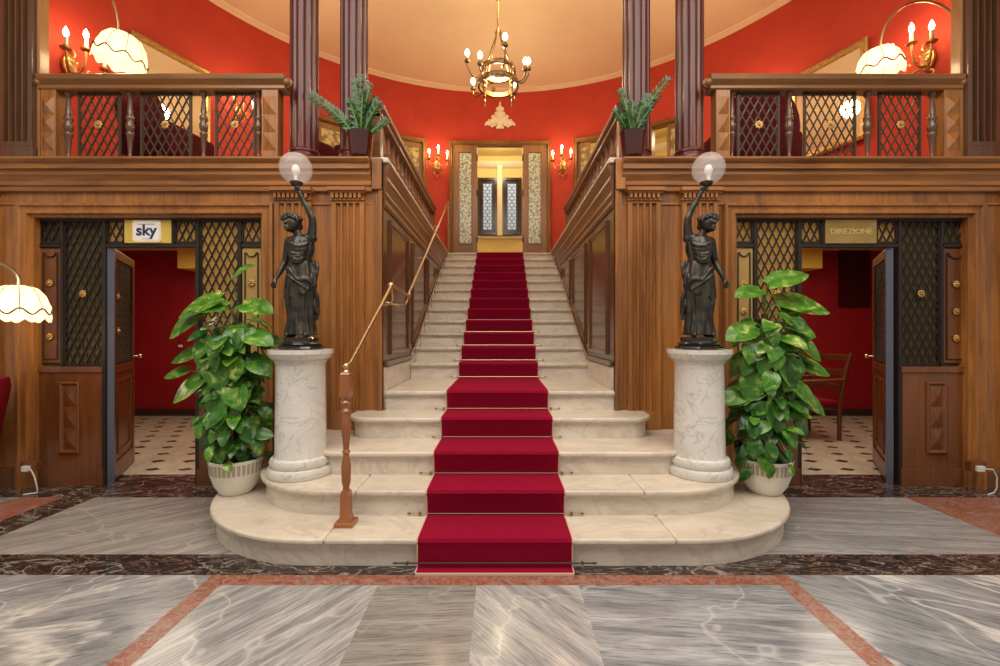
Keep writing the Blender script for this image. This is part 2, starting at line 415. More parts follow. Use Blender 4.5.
# gallery floor
g = MB()
for s in (-1, 1):
    pts = [(s*1.0, 3.95), (s*1.0, 8.0)]
    a0 = math.asin(1.0/6.3)
    arc = [polar(s*(a0 + (R(92)-a0)*i/30), 6.3 if i < 20 else CR+.1) for i in range(31)]
    pts = [(s*1.0, 3.95)] + arc
    if s < 0: pts = pts[::-1]
    g.prism(pts, XY(0), Zg-.12, Zg)
g.box(-1.0, 1.0, LAND+.05, 10.1, Zg-.12, Zg)
struct(g.build('floor_gallery', stone_r))

# ------------------------------------------------------------------ STAIRCASE
st = thing('staircase', 'broad cream marble staircase with rounded lowest steps rising to the glazed doorway', 'staircase')
def outline(k, d=0):
    if k <= 3:
        yf = nose(k)+d; yc = 3.38; r = yc-yf; xc = 1.05; x1 = xc+r
        L = [(-x1, Yf)] + [(-xc - r*cos(R(90)*i/14), yc - r*sin(R(90)*i/14)) for i in range(15)]
    elif k == 4:
        yf = nose(4)+d; r = .20-d; xc = .985; yc = yf+r
        L = [(-xc-r, Yf)] + [(-xc - r*cos(R(90)*i/8), yc - r*sin(R(90)*i/8)) for i in range(9)]
    else:
        L = [(-.95, nose(k)+.6), (-.95, nose(k)+d)]
        if k == 5: L = [(-.95, nose(6)+.1), (-.95, nose(k)+d)]
    return L + [(-x, y) for x, y in L[::-1]]
JOINT = {1: .96, 2: .88}
def clip(pts, x, keep):     # keep side: +1 x>=X, -1 x<=X
    out = []
    for i in range(len(pts)):
        p, q = pts[i], pts[(i+1) % len(pts)]
        ip, iq = (p[0]-x)*keep >= 0, (q[0]-x)*keep >= 0
        if ip: out.append(p)
        if ip != iq:
            t = (x-p[0])/(q[0]-p[0]); out.append((x, p[1]+(q[1]-p[1])*t))
    return out
for k in range(1, 18):
    z = RIS*k; mb = MB(); T = .034
    o0 = outline(k)
    if k == 17: o0 = [(-.95, 8.32), (-.95, nose(17)), (.95, nose(17)), (.95, 8.32)]
    pcs = [o0]
    if k in JOINT:
        j = JOINT[k]; pcs = [clip(o0, -j-.0015, -1), clip(clip(o0, -j+.0015, 1), j-.0015, -1), clip(o0, j+.0015, 1)]
    for p in pcs: mb.prism(p, XY(0), z-T, z)
    mb.build('tread', stone, st, smooth=30, bevel=.012, seg=3)
    mb = MB(); o1 = outline(k, .035)
    if k == 17: o1 = [(-.95, 8.3), (-.95, nose(17)+.035), (.95, nose(17)+.035), (.95, 8.3)]
    mb.prism(o1, XY(0), z-RIS if k < 5 else z-RIS*1.1, z-T)
    # small scotia under the nosing
    mb.prism(outline(k, .022) if k < 17 else [(-.95, 8.3), (-.95, nose(17)+.022), (.95, nose(17)+.022), (.95, 8.3)], XY(0), z-T-.012, z-T)
    mb.build('riser', stone_r, st, smooth=30)
# sloping marble skirting
SL = [(4.75, 1.0), (LAND, 1.0+.542*(LAND-4.75))]
sk = MB()
for s in (-1, 1):
    pts = [(Yf+.02, .60), (Yf+.02, .99), (4.78, .99), (LAND+.03, Zg-.02), (8.25, Zg-.02), (8.25, 2.3), (4.9, .60)]
    sk.prism(pts, YZ(s*XW[s], -s), .0, .018)
sk.build('skirting', stone_r, st)

# carpet runner
prof = [(2.35, .012)]
for k in range(1, 18):
    y = nose(k)-.004; z = RIS*k
    if k == 1: prof.append((y+.004, .012))
    else: prof.append((y+.034, RIS*(k-1)+.008))
    prof.append((y+.004 if k > 1 else y, z-.03)); prof.append((y-.006, z-.012)); prof.append((y+.002, z+.006)); prof.append((y+.016, z+.009))
prof.append((8.6, Zg+.009))
def xoff(y): return -.028*(1-(y-2.4)/5.6)
W2 = .419
rb = MB()
top = [[(xoff(y)-W2, y, z), (xoff(y)+W2, y, z), (xoff(y)+W2, y+.004, z-.007), (xoff(y)-W2, y+.004, z-.007)] for y, z in prof]
rb.loft(top)
run = rb.build('carpet_runner', carpet, smooth=35)
tag(run, 'crimson carpet runner laid down the middle of the marble staircase', 'carpet')
bind = MB()
for s in (-1, 1):
    bind.loft([[(xoff(y)+s*(W2-.002), y-.001, z+.001), (xoff(y)+s*(W2+.005), y-.001, z+.001), (xoff(y)+s*(W2+.005), y+.003, z-.006), (xoff(y)+s*(W2-.002), y+.003, z-.006)] for y, z in prof])
bind.box(-.028-W2, -.028+W2, 2.338, 2.352, .001, .012)
bind.build('edge_binding', mat('beige_binding', (.62,.40,.30), .8), run)
# stair rods
rods = ['first', 'second', 'third', 'fourth', 'fifth', 'sixth', 'seventh', 'eighth', 'ninth', 'tenth', 'eleventh', 'twelfth', 'thirteenth', 'fourteenth', 'fifteenth', 'sixteenth', 'seventeenth']
blackrod = mat('dark_rod', (.10,.08,.07), .35, .7)
for k in range(1, 18):
    y = (nose(k)+.018) if k > 1 else nose(1)-.016; z = RIS*(k-1) + (.016 if k > 1 else .04); ln = {1: .53, 2: .52, 3: .50, 4: .47, 5: .50}.get(k, .49)
    t = thing('stair_rod', ('dark' if k == 1 else 'slim brass') + f' stair rod holding the red carpet at the foot of the {rods[k-1]} step', 'stair rod', (xoff(y), y, z), 0, 'stair rods across the carpet runner')
    m = MB(); m.tube([(-ln, 0, 0), (ln, 0, 0)], .0045, 8); m.build('rod', blackrod if k == 1 else brass, t, smooth=True)
    for s in (-1, 1):
        m = MB(); m.tube([(s*ln, 0, 0), (s*(ln+.02), 0, 0)], [.007, .004], 8); m.build('finial', blackrod if k == 1 else brass_d, t, smooth=True)
        m = MB(); m.tube([(s*(ln-.065), 0, 0), (s*(ln-.05), 0, 0)], .009, 8); m.box(s*(ln-.0575)-.004, s*(ln-.0575)+.004, -.002, .018, -.010, .004)
        m.build('bracket', blackrod if k == 1 else brass_d, t, smooth=True)

# ------------------------------------------------------------------ WOODEN FRONT
def flutes_section(x0, x1, y, depth, n, margin):   # outline (u=x, v=y) of a fluted pilaster standing forward of y
    yf = y-depth; pts = [(x0, y), (x0, yf)]
    w = (x1-x0-2*margin)/n
    for i in range(n):
        a = x0+margin+i*w
        g_ = w*.74; b0 = a+(w-g_)/2
        for q in range(7):
            t = PI*q/6; pts.append((b0+g_/2-g_/2*cos(t), yf+depth*.62*sin(t)))
    pts += [(x1, yf), (x1, y)]
    return pts
def pilaster(par, x0, x1, y, z0, z1, n=4, depth=.04, mat_=None, zf0=None, cap=True, margin=.03):
    mb = MB(); m_ = mat_ or W_v
    mb.box(x0, x1, y-depth, y, z0, zf0 or z0+.16)
    mb.prism(flutes_section(x0, x1, y, depth, n, margin), lambda u, v, h: (u, v, h), zf0 or z0+.16, z1-(.12 if cap else 0))
    if cap: mb.box(x0, x1, y-depth, y, z1-.12, z1)
    mb.build('pilaster', m_, par, bevel=0)
    if cap:
        mb = MB(); c = z1-.10
        mb.box(x0-.02, x1+.02, y-depth-.05, y, z1-.03, z1); mb.box(x0-.01, x1+.01, y-depth-.035, y, z1-.045, z1-.03)
        k = int((x1-x0)/.034)
        for i in range(k):
            a = x0+.006+(x1-x0-.012)*i/k; mb.box(a, a+(x1-x0)/k*.62, y-depth-.032, y, z1-.085, z1-.047)
        mb.box(x0-.004, x1+.004, y-depth-.014, y, z1-.10, z1-.085)
        mb.build('capital', W_h, par, bevel=.003)

CORN = [(0,2.46),(.03,2.46),(.03,2.485),(.045,2.50),(.045,2.53),(.055,2.55),(.075,2.575),(.075,2.61),(.10,2.615),(.10,2.655),(.115,2.665),(.13,2.685),(.13,2.70),(0,2.70)]
for s, side in ((-1, 'left'), (1, 'right')):
    # opening / casing numbers read for each side
    O0, O1 = (1.98, 3.87) if s < 0 else (1.96, 3.885)
    P = [(1.02, 2.46), (1.02, .58), (1.25, .40), (1.45,.2), (1.9, 0), (O0, 0), (O0, 2.24), (O1, 2.24), (O1, 0), (6.6, 0), (6.6, 2.46)]
    mb = MB()
    # wall body in pieces (concave outline split into boxes)
    mb.box(min(s*1.12, s*O0), max(s*1.12, s*O0), Yf, Yf+.25, 0, 2.70)
    mb.box(min(s*O0, s*O1), max(s*O0, s*O1), Yf, Yf+.25, 2.24, 2.70)
    mb.box(min(s*O1, s*6.6), max(s*O1, s*6.6), Yf, Yf+.25, 0, 2.70)
    wl = struct(mb.build('wall_'+side, W_v))
    # corner pier with beads
    mb = MB(); w0 = XW[s]; mb.box(min(s*w0, s*1.135), max(s*w0, s*1.135), Yf-.008, Yf, .6, 2.46); mb.box(min(s*w0, s*(w0+.06)), max(s*w0, s*(w0+.06)), Yf-.03, Yf, .6, 2.46); mb.box(min(s*w0, s*(w0+.03)), max(s*w0, s*(w0+.03)), Yf-.045, Yf, .6, 2.70)
    mb.box(min(s*w0, s*(w0+.08)), max(s*w0, s*(w0+.08)), Yf-.06, Yf, 2.46, 2.715); mb.build('corner_pier', W_v, wl, bevel=.004)
    for x0, x1 in (((1.12, 1.39), (1.56, 1.86)) if s < 0 else ((1.055, 1.325), (1.50, 1.80))):
        a, b = sorted((s*x0, s*x1)); pilaster(wl, a, b, Yf, .48 if x0 < 1.2 else .17, 2.47, 4, .04)
    for x0, x1 in ((4.16, 4.40), (4.9, 5.2), (6.1, 6.4)):
        a, b = sorted((s*x0, s*x1)); pilaster(wl, a, b, Yf, 0, 2.47, 4, .04)
    # cornice
    a, b = sorted((s*(1.06 if s < 0 else 1.0), s*6.6))
    mb = MB(); mb.prism([(-h+Yf, z) for h, z in CORN], lambda u, v, h: (h, u, v), a, b); mb.build('cornice', W_h, wl, smooth=25)
    mb = MB(); mb.box(a, b, Yf-.012, Yf, 2.345, 2.36); mb.box(a, b, Yf-.03, Yf, 2.452, 2.466); mb.build('string_moulding', W_h, wl, bevel=.003)
    # door casing: stepped moulding round the opening
    mb = MB(); pts = rect(min(s*O0, s*O1)-.11, max(s*O0, s*O1)+.11, -.30, 2.35)
    rings = [(0, 0), (0, .055), (.022, .055), (.03, .04), (.05, .035), (.065, .05), (.085, .05), (.095, .02), (.112, .015), (.112, -.10)]
    frame(mb, pts, rings, XZ(Yf))
    cs = mb.build('casing', W_v, wl, smooth=25)
    bm = bmesh.new(); bm.from_mesh(cs.data)
    bmesh.ops.bisect_plane(bm, geom=bm.verts[:]+bm.edges[:]+bm.faces[:], plane_co=(0,0,.0), plane_no=(0,0,-1), clear_outer=True)
    bm.to_mesh(cs.data); bm.free()
    # baseboard
    mb = MB(); a, b = sorted((s*(O1+.112), s*6.6)); mb.prism([(Yf, 0), (Yf-.03, 0), (Yf-.03, .13), (Yf-.015, .16), (Yf, .16)], lambda u, v, h: (h, u, v), a, b)
    struct(mb.build('baseboard_'+side, Wp))
    # upper storey: outer pier and pilaster of the gallery front
    up = thing('pier', f'tall dark fluted pier closing the {side} end of the gallery front, above the cornice', 'pier', (0,0,0))
    a, b = sorted((s*3.865, s*4.14))
    mb = MB(); mb.prism(flutes_section(a, b, Yf+.09, .12, 4, .03), lambda u, v, h: (u, v, h), 2.86, Zc); mb.build('shaft', Wq, up, smooth=30)
    mb = MB(); mb.box(a-.012, b+.02, Yf-.045, Yf+.095, Zg, 2.82); mb.box(a-.006, b+.01, Yf-.04, Yf+.092, 2.82, 2.86); mb.build('base', Wq, up, bevel=.005)
    a, b = sorted((s*4.16, s*5.6)); mb = MB(); mb.box(a, b, Yf+.06, Yf+.2, Zg, Zc); mb.box(a, b, Yf+.0, Yf+.06, Zg, 2.9)
    struct(mb.build('wall_upper_'+side, W_v))
    a, b = sorted((s*3.835, s*3.862)); mb = MB(); mb.box(a, b, Yf+.0, Yf+.085, Zg, Zc); mb.build('jamb', W_door, up, bevel=.006)
    mb = MB(); a, b = sorted((s*XW[s], s*5.8)); mb.box(a, b, Yf-.03, Yf+.25, 2.70, Zg); struct(mb.build('trim_3', W_h))

# side walls of the stair well
for s, side in ((-1, 'left'), (1, 'right')):
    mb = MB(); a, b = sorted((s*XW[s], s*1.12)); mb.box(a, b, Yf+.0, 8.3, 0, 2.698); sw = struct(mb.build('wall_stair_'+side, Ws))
    f3 = YZ(s*XW[s], -s)
    def low(y): return 1.09 if y < 4.78 else 1.09+.542*(y-4.78)
    for y0, y1 in ((3.90, 4.68), (4.90, 5.78), (5.98, 6.62), (6.80, 7.10)):
        pts = [(y0, low(y0)), (y1, low(y1)), (y1, 2.27), (y0, 2.27)]
        mb = MB(); frame(mb, pts, [(0, 0), (0, .016), (.012, .022), (.03, .018), (.045, .004), (.06, .001)], f3, True)
        mb.build('panel', Ws, sw, smooth=25)
    mb = MB()
    mb.prism([(.0,2.33),(.010,2.33),(.018,2.36),(.010,2.40),(.022,2.44),(.012,2.47),(.02,2.52),(.035,2.56),(.022,2.60),(.04,2.66),(.05,2.70),(0,2.70)], lambda u, v, h: (s*(XW[s]-u), h, v), Yf+.02, 7.85)
    mb.build('top_moulding', W_y, sw, smooth=25)
    mb = MB()
    q = [(Yf+.02, 1.0), (4.78, 1.0), (7.93, 1.0+.542*3.15), (7.93, 1.05+.542*3.15+.02), (4.78, 1.045), (Yf+.02, 1.045)]
    mb.prism(q, f3, 0, .03); mb.build('string_board', Ws, sw, bevel=.005)
    mb = MB(); a, b = sorted((s*(XW[s]-.04), s*1.10)); mb.box(a, b, Yf+.0, 8.25, 2.70, 2.745); mb.build('coping', stone_r, sw, bevel=.008)

# side rooms
for s, side in ((-1, 'left'), (1, 'right')):
    mb = MB()
    mb.box(min(s*1.12, s*6.5), max(s*1.12, s*6.5), 6.9, 7.0, 0, 2.6)
    mb.box(min(s*6.4, s*6.5), max(s*6.4, s*6.5), 3.95, 6.9, 0, 2.6)
    mb.box(min(s*1.125, s*1.16), max(s*1.125, s*1.16), 3.955, 6.9, 0, 2.6)
    # angled corner
    rm = struct(mb.build('wall_room_'+side, red_d))
    mb = MB(); mb.box(min(s*1.12, s*6.5), max(s*1.12, s*6.5), 3.95, 7.0, 2.56, 2.6); struct(mb.build('ceiling_room_'+side, cream))
    mb = MB(); mb.box(min(s*1.16, s*4.68), max(s*1.16, s*4.68), 6.45, 6.9, 2.22, 2.56); struct(mb.build('trim_4', mat('ochre_beam', (.85,.52,.08), .7)))
    mb = MB(); mb.box(min(s*1.16, s*6.4), max(s*1.16, s*6.4), 6.87, 6.9, 0, .10); struct(mb.build('baseboard_room_'+side, mat('dark_baseboard_'+side, (.04,.02,.015), .4)))
    light('room_fill', (s*3.9, 5.2, 2.45), 26, (1,.86,.66), size=1.6, typ='AREA', size_y=1.0)  # unseen area fill added to light the side room
    light('room_fill', (s*2.3, 4.6, 2.3), 9, (1,.80,.5), .15)  # added point fill behind the lattice screen, no fixture

# ------------------------------------------------------------------ GRILLE SCREENS in the two openings
Ys = 3.75
def rosette(mb, x, z, y, r=.03):
    mb.lathe([(.012, 0), (.012, .012), (.006, .02), (0, .021)], (0,0,0), 12, Matrix.Translation((x, y, z)) @ Matrix.Rotation(R(90), 4, 'X'))
    for i in range(8):
        a = 2*PI*i/8; M = Matrix.Translation((x+.62*r*cos(a), y-.006, z+.62*r*sin(a))) @ Matrix.Rotation(-a, 4, 'Y')
        mb.ball((0,0,0), r*.42, 8, (1, .35, .75), M)
for s, side in ((-1, 'left'), (1, 'right')):
    F = XZ(Ys)
    scr = thing('lattice_screen', ('iron lattice and amber glass screen under the sky sign, around the left open door' if s < 0 else 'iron lattice and amber glass screen around the right open door, below the brass plate'), 'screen')
    px = lambda x: (x-500)/118.4
    if s < 0: strip1, wide1, tr1, plate, tr2, wide2, strip2 = (40,64),(64,106),(106,127),(127,174),(174,199),(199,241),(241,264)
    else: strip1, wide1, tr1, plate, tr2, wide2, strip2 = (732,754),(754,798),(798,822),(822,874),(874,898),(898,940),(940,968)
    ZT0, ZT1, ZL = 2.03, 2.235, 1.0
    jobs = [(strip1, ZT0, ZT1), (strip2, ZT0, ZT1), (wide1, ZL, ZT1), (wide2, ZL, ZT1), (tr1, ZT0, ZT1), (tr2, ZT0, ZT1)]
    for (a, b), z0, z1 in jobs:
        mb = MB(); lattice(mb, px(a)+.008, px(b)-.008, z0+.006, z1-.004, F, rim=.016, th=.007); mb.build('lattice', iron, scr)
    # iron frame
    mb = MB()
    for x in sorted({*strip1, *wide1, *tr2, *wide2, *strip2, plate[0], plate[1]}):
        top_only = x in (plate[0], plate[1])
        mb.box(px(x)-.012, px(x)+.012, Ys-.018, Ys+.018, ZT0 if top_only else ZL, ZT1)
    dx0, dx1 = px(wide1[1]), px(wide2[0])
    for a, b in ((px(strip1[0]), px(wide1[0])), (dx0, dx1), (px(wide2[1]), px(strip2[1]))): mb.box(a, b, Ys-.018, Ys+.018, ZT0-.03, ZT0)
    mb.box(px(strip1[0]), px(strip2[1]), Ys-.02, Ys+.02, ZT1-.012, 2.26)
    mb.box(dx0-.016, dx0+.016, Ys-.022, Ys+.03, 0, ZT0); mb.box(dx1-.016, dx1+.016, Ys-.022, Ys+.03, 0, ZT0)
    mb.build('frame', iron, scr, bevel=.002)
    # glass
    outer, inner = ((strip1, wide1), (wide2, strip2)) if s < 0 else ((wide2, strip2), (strip1, wide1))
    for q, gm in ((outer, olive), (inner, amber)):
        a, b = px(q[0][0]), px(q[1][1]); mb = MB(); mb.box(a, b, Ys+.02, Ys+.026, ZL, ZT1); mb.build('pane', gm, scr)
    mb = MB(); mb.box(px(tr1[0]), px(tr2[1]), Ys+.02, Ys+.026, ZT0, ZT1); mb.build('pane', amber, scr)
    # narrow plaques with swan-neck border and rosettes
    for (a, b), q in ((strip1, 0), (strip2, 1)):
        u0, u1 = px(a)+.018, px(b)-.018; mb = MB()
        isin = (q == 1) == (s < 0)
        mb.prism(rect(u0, u1, ZL+.03, ZT0-.04), F, -.006, .006); mb.build('plaque', amber if isin else Wp, scr)
        mb = MB(); zt = ZT0-.075; m_ = .025; c = (u0+u1)/2; rr = (u1-u0)/2-m_-.01
        path = [(u0+m_, ZL+.06), (u0+m_, zt), (u0+m_+.012, zt)] + [(c-rr*cos(PI*i/8)*.92, zt-rr*.75*sin(PI*i/8)) for i in range(9)] + [(u1-m_-.012, zt), (u1-m_, zt), (u1-m_, ZL+.06), (u0+m_, ZL+.06)]
        mb.tube([(x, Ys-.012, z) for x, z in path], .0055, 6); mb.build('border', iron, scr)
        for z in ([1.70, 1.49, 1.25] if s < 0 else [1.69, 1.46, 1.235]):
            mb = MB(); rosette(mb, c, z, Ys-.014); mb.build('rosette', gold, scr, smooth=True)
    for (a, b) in (wide1, wide2):
        mb = MB(); rosette(mb, px((a+b)/2), 1.61, Ys-.014, .032); mb.build('rosette', gold, scr, smooth=True)
    # wooden lower panels
    for a, b in ((strip1[0], wide1[1]), (wide2[0], strip2[1])):
        a, b = px(a), px(b); mb = MB(); mb.box(a, b, Ys-.02, Ys+.03, .0, ZL); mb.box(a, b, Ys-.035, Ys, ZL-.05, ZL); mb.box(a, b, Ys-.03, Ys, 0, .14)
        c = (a+b)/2; pts = rect(c-.085, c+.085, .27, .87)
        frame(mb, pts, [(0, .02), (0, .034), (.012, .040), (.024, .030), (.03, .022)], F)
        # faceted diamond filling
        qq = rect(c-.055, c+.055, .30, .84); zs = [.30, .48, .66, .84]
        for i in range(3):
            base = [(c-.055, zs[i]), (c+.055, zs[i]), (c+.055, zs[i+1]), (c-.055, zs[i+1])]
            vs = [F(u, v, .022) for u, v in base] + [F(c, (zs[i]+zs[i+1])/2, .042)]
            mb.add(vs, [(0,1,4),(1,2,4),(2,3,4),(3,0,4)])
        mb.build('lower_panel', Wp, scr, bevel=.002)
    # door leaf, hinged and swung into the room
    hx = px(109.5) if s < 0 else px(891)
    d = thing('door_%d' % (1 if s < 0 else 2), None, None, (hx, Ys+.02, 0), R(119) if s < 0 else R(57)); d['kind'] = 'structure'
    L = .74; G = lambda u, v, h: (u, -h, v)
    mb = MB()
    for a, b, c, e in ((0,.07,.01,2.0),(L-.07,L,.01,2.0),(.07,L-.07,.01,.16),(.07,L-.07,.93,1.0),(.07,L-.07,1.92,2.0)): mb.prism(rect(a, b, c, e), G, -.02, .02)
    mb.build('stile_frame', Wp, d, bevel=.003)
    mb = MB(); mb.prism(rect(.07, L-.07, .16, .93), G, -.008, .008)
    for sg in (-1, 1):
        frame(mb, rect(.13, L-.13, .22, .87), [(0, .008*sg), (0, .022*sg), (.02, .022*sg), (.03, .010*sg)], G)
    mb.build('lower_panel', Wp, d)
    mb = MB(); lattice(mb, .075, L-.075, 1.005, 1.915, G, th=.006); mb.build('lattice', iron, d)
    mb = MB(); mb.prism(rect(.07, L-.07, 1.0, 1.92), G, -.002, .002); mb.build('pane', olive, d)
    mb = MB(); mb.box(-.012, 0, -.024, .024, .0, 2.01); mb.build('steel_edge', steel, d)
    mb = MB(); mb.tube([(L-.035, -.02, 1.05), (L-.035, -.06, 1.05)], .008, 8); mb.ball((L-.035, -.07, 1.05), .02, 10); mb.tube([(L-.035, .02, 1.05), (L-.035, .06, 1.05)], .008, 8); mb.ball((L-.035, .07, 1.05), .02, 10)
    mb.build('handle', brass, d, smooth=True)
    mb = MB()
    for z in (1.3, 1.6): 
        rosette(mb, .14, z, -.012); 
    mb.build('rosette', gold, d, smooth=True)

def text_obj(name, s, size, m, loc, parent=None, ext=.001, off=0, sx=1):
    c = bpy.data.curves.new(name, 'FONT'); c.body = s; c.size = size; c.extrude = ext; c.align_x = 'CENTER'; c.align_y = 'CENTER'; c.offset = off
    t = bpy.data.objects.new(name, c); col.objects.link(t)
    dg = bpy.context.evaluated_depsgraph_get(); me = bpy.data.meshes.new_from_object(t.evaluated_get(dg)); bpy.data.objects.remove(t)
    for v in me.vertices: v.co.x *= sx
    o = bpy.data.objects.new(name, me); col.objects.link(o); me.materials.clear(); me.materials.append(m)
    o.location = loc; o.rotation_euler = (R(90), 0, 0)
    if parent: o.parent = parent
    return o
# sky sign
sg = thing('hanging_sign', 'small white sign with navy sky lettering on a yellow board over the left door', 'sign', (px(150.5), Ys-.03, 2.13))
mb = MB(); mb.box(-.195, .195, .004, .012, -.095, .098); mb.build('backing_board', yell_b, sg)
def rrect(w, h, r, n=6):
    P = []
    for cx, cy, a0 in ((w/2-r, h/2-r, 0), (-w/2+r, h/2-r, 90), (-w/2+r, -h/2+r, 180), (w/2-r, -h/2+r, 270)):
        P += [(cx+r*cos(R(a0+90*i/n)), cy+r*sin(R(a0+90*i/n))) for i in range(n+1)]
    return P
mb = MB(); mb.prism(rrect(.24, .185, .025), lambda u, v, h: (u, -h, v), -.004, .008); mb.build('sign_rim', mat('cream_rim', (.85,.68,.42), .5), sg)
mb = MB(); mb.prism(rrect(.212, .157, .02), lambda u, v, h: (u, -h, v), .008, .0105); mb.build('sign_face', white_p, sg)
text_obj('lettering', 'sky', .125, navy, (0, -.012, .004), sg, .001, .0035, 1.05)
mb = MB(); mb.box(-.07, .07, -.0125, -.0105, .055, .060); mb.box(-.035, .035, -.0125, -.0105, -.066, -.062); mb.build('small_print', mat('grey_print', (.35,.3,.3), .6), sg)
# direction plate
sg = thing('brass_plate', 'long brass plate with raised DIREZIONE lettering over the right door', 'sign', (px(848), Ys-.03, 2.13))
mb = MB(); mb.box(-.215, .215, 0, .012, -.10, .10); mb.build('plate', brass_pl, sg, bevel=.003)
text_obj('lettering', 'DIREZIONE', .062, brass_t, (.0, -.001, -.002), sg, .002, .0005, 1.12)

# ------------------------------------------------------------------ BALUSTRADES
def baluster_profile(H):
    return [(.026,0),(.026,.03*H),(.016,.05*H),(.013,.10*H),(.020,.26*H),(.024,.34*H),(.030,.37*H),(.030,.40*H),(.022,.42*H),(.031,.46*H),(.033,.52*H),(.022,.56*H),(.031,.60*H),(.031,.63*H),(.020,.66*H),(.022,.72*H),(.014,.90*H),(.020,.94*H),(.028,.96*H),(.028,H)]
def baluster(par, x, y, z0, z1, m=None):
    mb = MB(); mb.lathe(baluster_profile(z1-z0), (0,0,0), 14, fl=lambda a, z: 1+.06*cos(6*a)); o = mb.build('baluster', m or Wr, par, smooth=50, loc=(x, y, z0)); return o
Yb = 3.75
for s, side in ((-1, 'left'), (1, 'right')):
    b = thing('balustrade', ('carved wooden balustrade with iron lattice above the sky sign' if s < 0 else 'carved wooden balustrade with iron lattice above the DIREZIONE plate'), 'balustrade')
    if s < 0: x0, x1, posts, bals, lats = -3.84, -1.79, ((-3.826,-3.70),(-1.985,-1.85)), (-3.64,-3.12,-2.50,-2.035), ((-3.556,-3.2),(-3.03,-2.60),(-2.40,-2.06))
    else: x0, x1, posts, bals, lats = 1.75, 3.85, ((1.80,1.917),(3.70,3.84)), (1.955,2.44,3.10,3.645), ((2.0,2.356),(2.56,3.0),(3.19,3.547))
    mb = MB(); prf = [(-.05,3.335),(-.06,3.35),(-.06,3.37),(-.045,3.385),(-.075,3.42),(-.08,3.455),(-.06,3.47),(.06,3.47),(.08,3.455),(.075,3.42),(.045,3.385),(.06,3.37),(.06,3.35),(.05,3.335)]
    prf = [(u, v-.035 if v > 3.34 else v-.03) for u, v in prf]
    mb.prism([(Yb+u, v) for u, v in prf], lambda u, v, h: (h, u, v), x0, x1); mb.build('hand_rail', Wr, b, smooth=30)
    mb = MB(); mb.box(x0, x1, Yb-.045, Yb+.045, Zg, 2.735); mb.build('bottom_rail', Wr, b, bevel=.005)
    for a, c in posts:
        mb = MB(); mb.box(a, c, Yb-.05, Yb+.05, 2.735, 3.31); 
        zs = [2.80, 2.95, 3.10, 3.25]
        for i in range(3):
            vs = [(a+.01, Yb-.05, zs[i]), (c-.01, Yb-.05, zs[i]), (c-.01, Yb-.05, zs[i+1]), (a+.01, Yb-.05, zs[i+1]), ((a+c)/2, Yb-.075, (zs[i]+zs[i+1])/2)]
            mb.add(vs, [(0,1,4),(1,2,4),(2,3,4),(3,0,4)])
        mb.build('post', W_v, b, bevel=.003)
    for x in bals: baluster(b, x, Yb, 2.735, 3.31, Wq)
    for a, c in lats:
        mb = MB(); lattice(mb, a, c, 2.738, 3.308, XZ(Yb), .068, .13, .009, .006, .018); lp = mb.build('lattice_panel', bronze_g, b)
        mb = MB(); rosette(mb, (a+c)/2, 3.03, Yb-.012, .036); mb.build('rosette', gold, lp, smooth=True)
    for x in (x0-.01, x1+.01):
        mb = MB(); mb.ball((x, Yb-.03, 3.37), .038, 12, (1,1.2,1)); mb.lathe([(.045,0),(.045,.02),(.03,.03)], (0,0,0), 12, Matrix.Translation((x, Yb-.02, 3.37)) @ Matrix.Rotation(R(90), 4, 'X')); mb.build('carved_boss', Wr, b, smooth=True)
    # balustrade along the stair well
    b = thing('balustrade', f'long wooden balustrade with turned balusters along the {side} edge of the stair well', 'balustrade')
    X = s*1.165
    mb = MB(); mb.prism([(X+u, v) for u, v in prf], lambda u, v, h: (u, h, v), 4.15, 7.62); mb.build('hand_rail', W_y, b, smooth=30)
    mb = MB(); mb.box(X-.04, X+.04, 4.15, 7.6, Zg, 2.78); mb.build('bottom_rail', W_y, b, bevel=.005)
    for y in (4.2, 7.57):
        mb = MB(); mb.box(X-.05, X+.05, y-.05, y+.05, Zg, 3.34); mb.build('post', Wr, b, bevel=.006)
    for i in range(15): baluster(b, X, 4.40+i*.212, 2.78, 3.34)

# columns
for x, lab in ((-1.725, 'dark fluted mahogany column at the right end of the left lattice balustrade'), (-1.285, 'dark fluted mahogany column behind the left potted zz plant'), (1.20, 'dark fluted mahogany column behind the right potted zz plant'), (1.67, 'dark fluted mahogany column at the left end of the right lattice balustrade')):
    c = thing('column', lab, 'column', (x, 3.92, Zg), 0, 'mahogany columns on the gallery front')
    mb = MB(); mb.lathe([(.118, .16), (.118, 2.85)], n=160, fl=lambda a, z: 1-.075*abs(sin(8*a))**.8); mb.build('shaft', Wm, c, smooth=25)
    mb = MB(); mb.box(-.14,.14,-.14,.14,0,.05); mb.lathe([(.138,.05),(.142,.07),(.135,.09),(.122,.10),(.122,.12),(.13,.13),(.13,.145),(.118,.16)], n=32); mb.build('base', Wm, c, smooth=30)
    mb = MB(); mb.lathe([(.118,2.85),(.13,2.87),(.12,2.89),(.13,2.95),(.16,3.0)], n=32); mb.box(-.17,.17,-.14,.14,3.0,3.08); mb.build('capital', Wm, c, smooth=30)

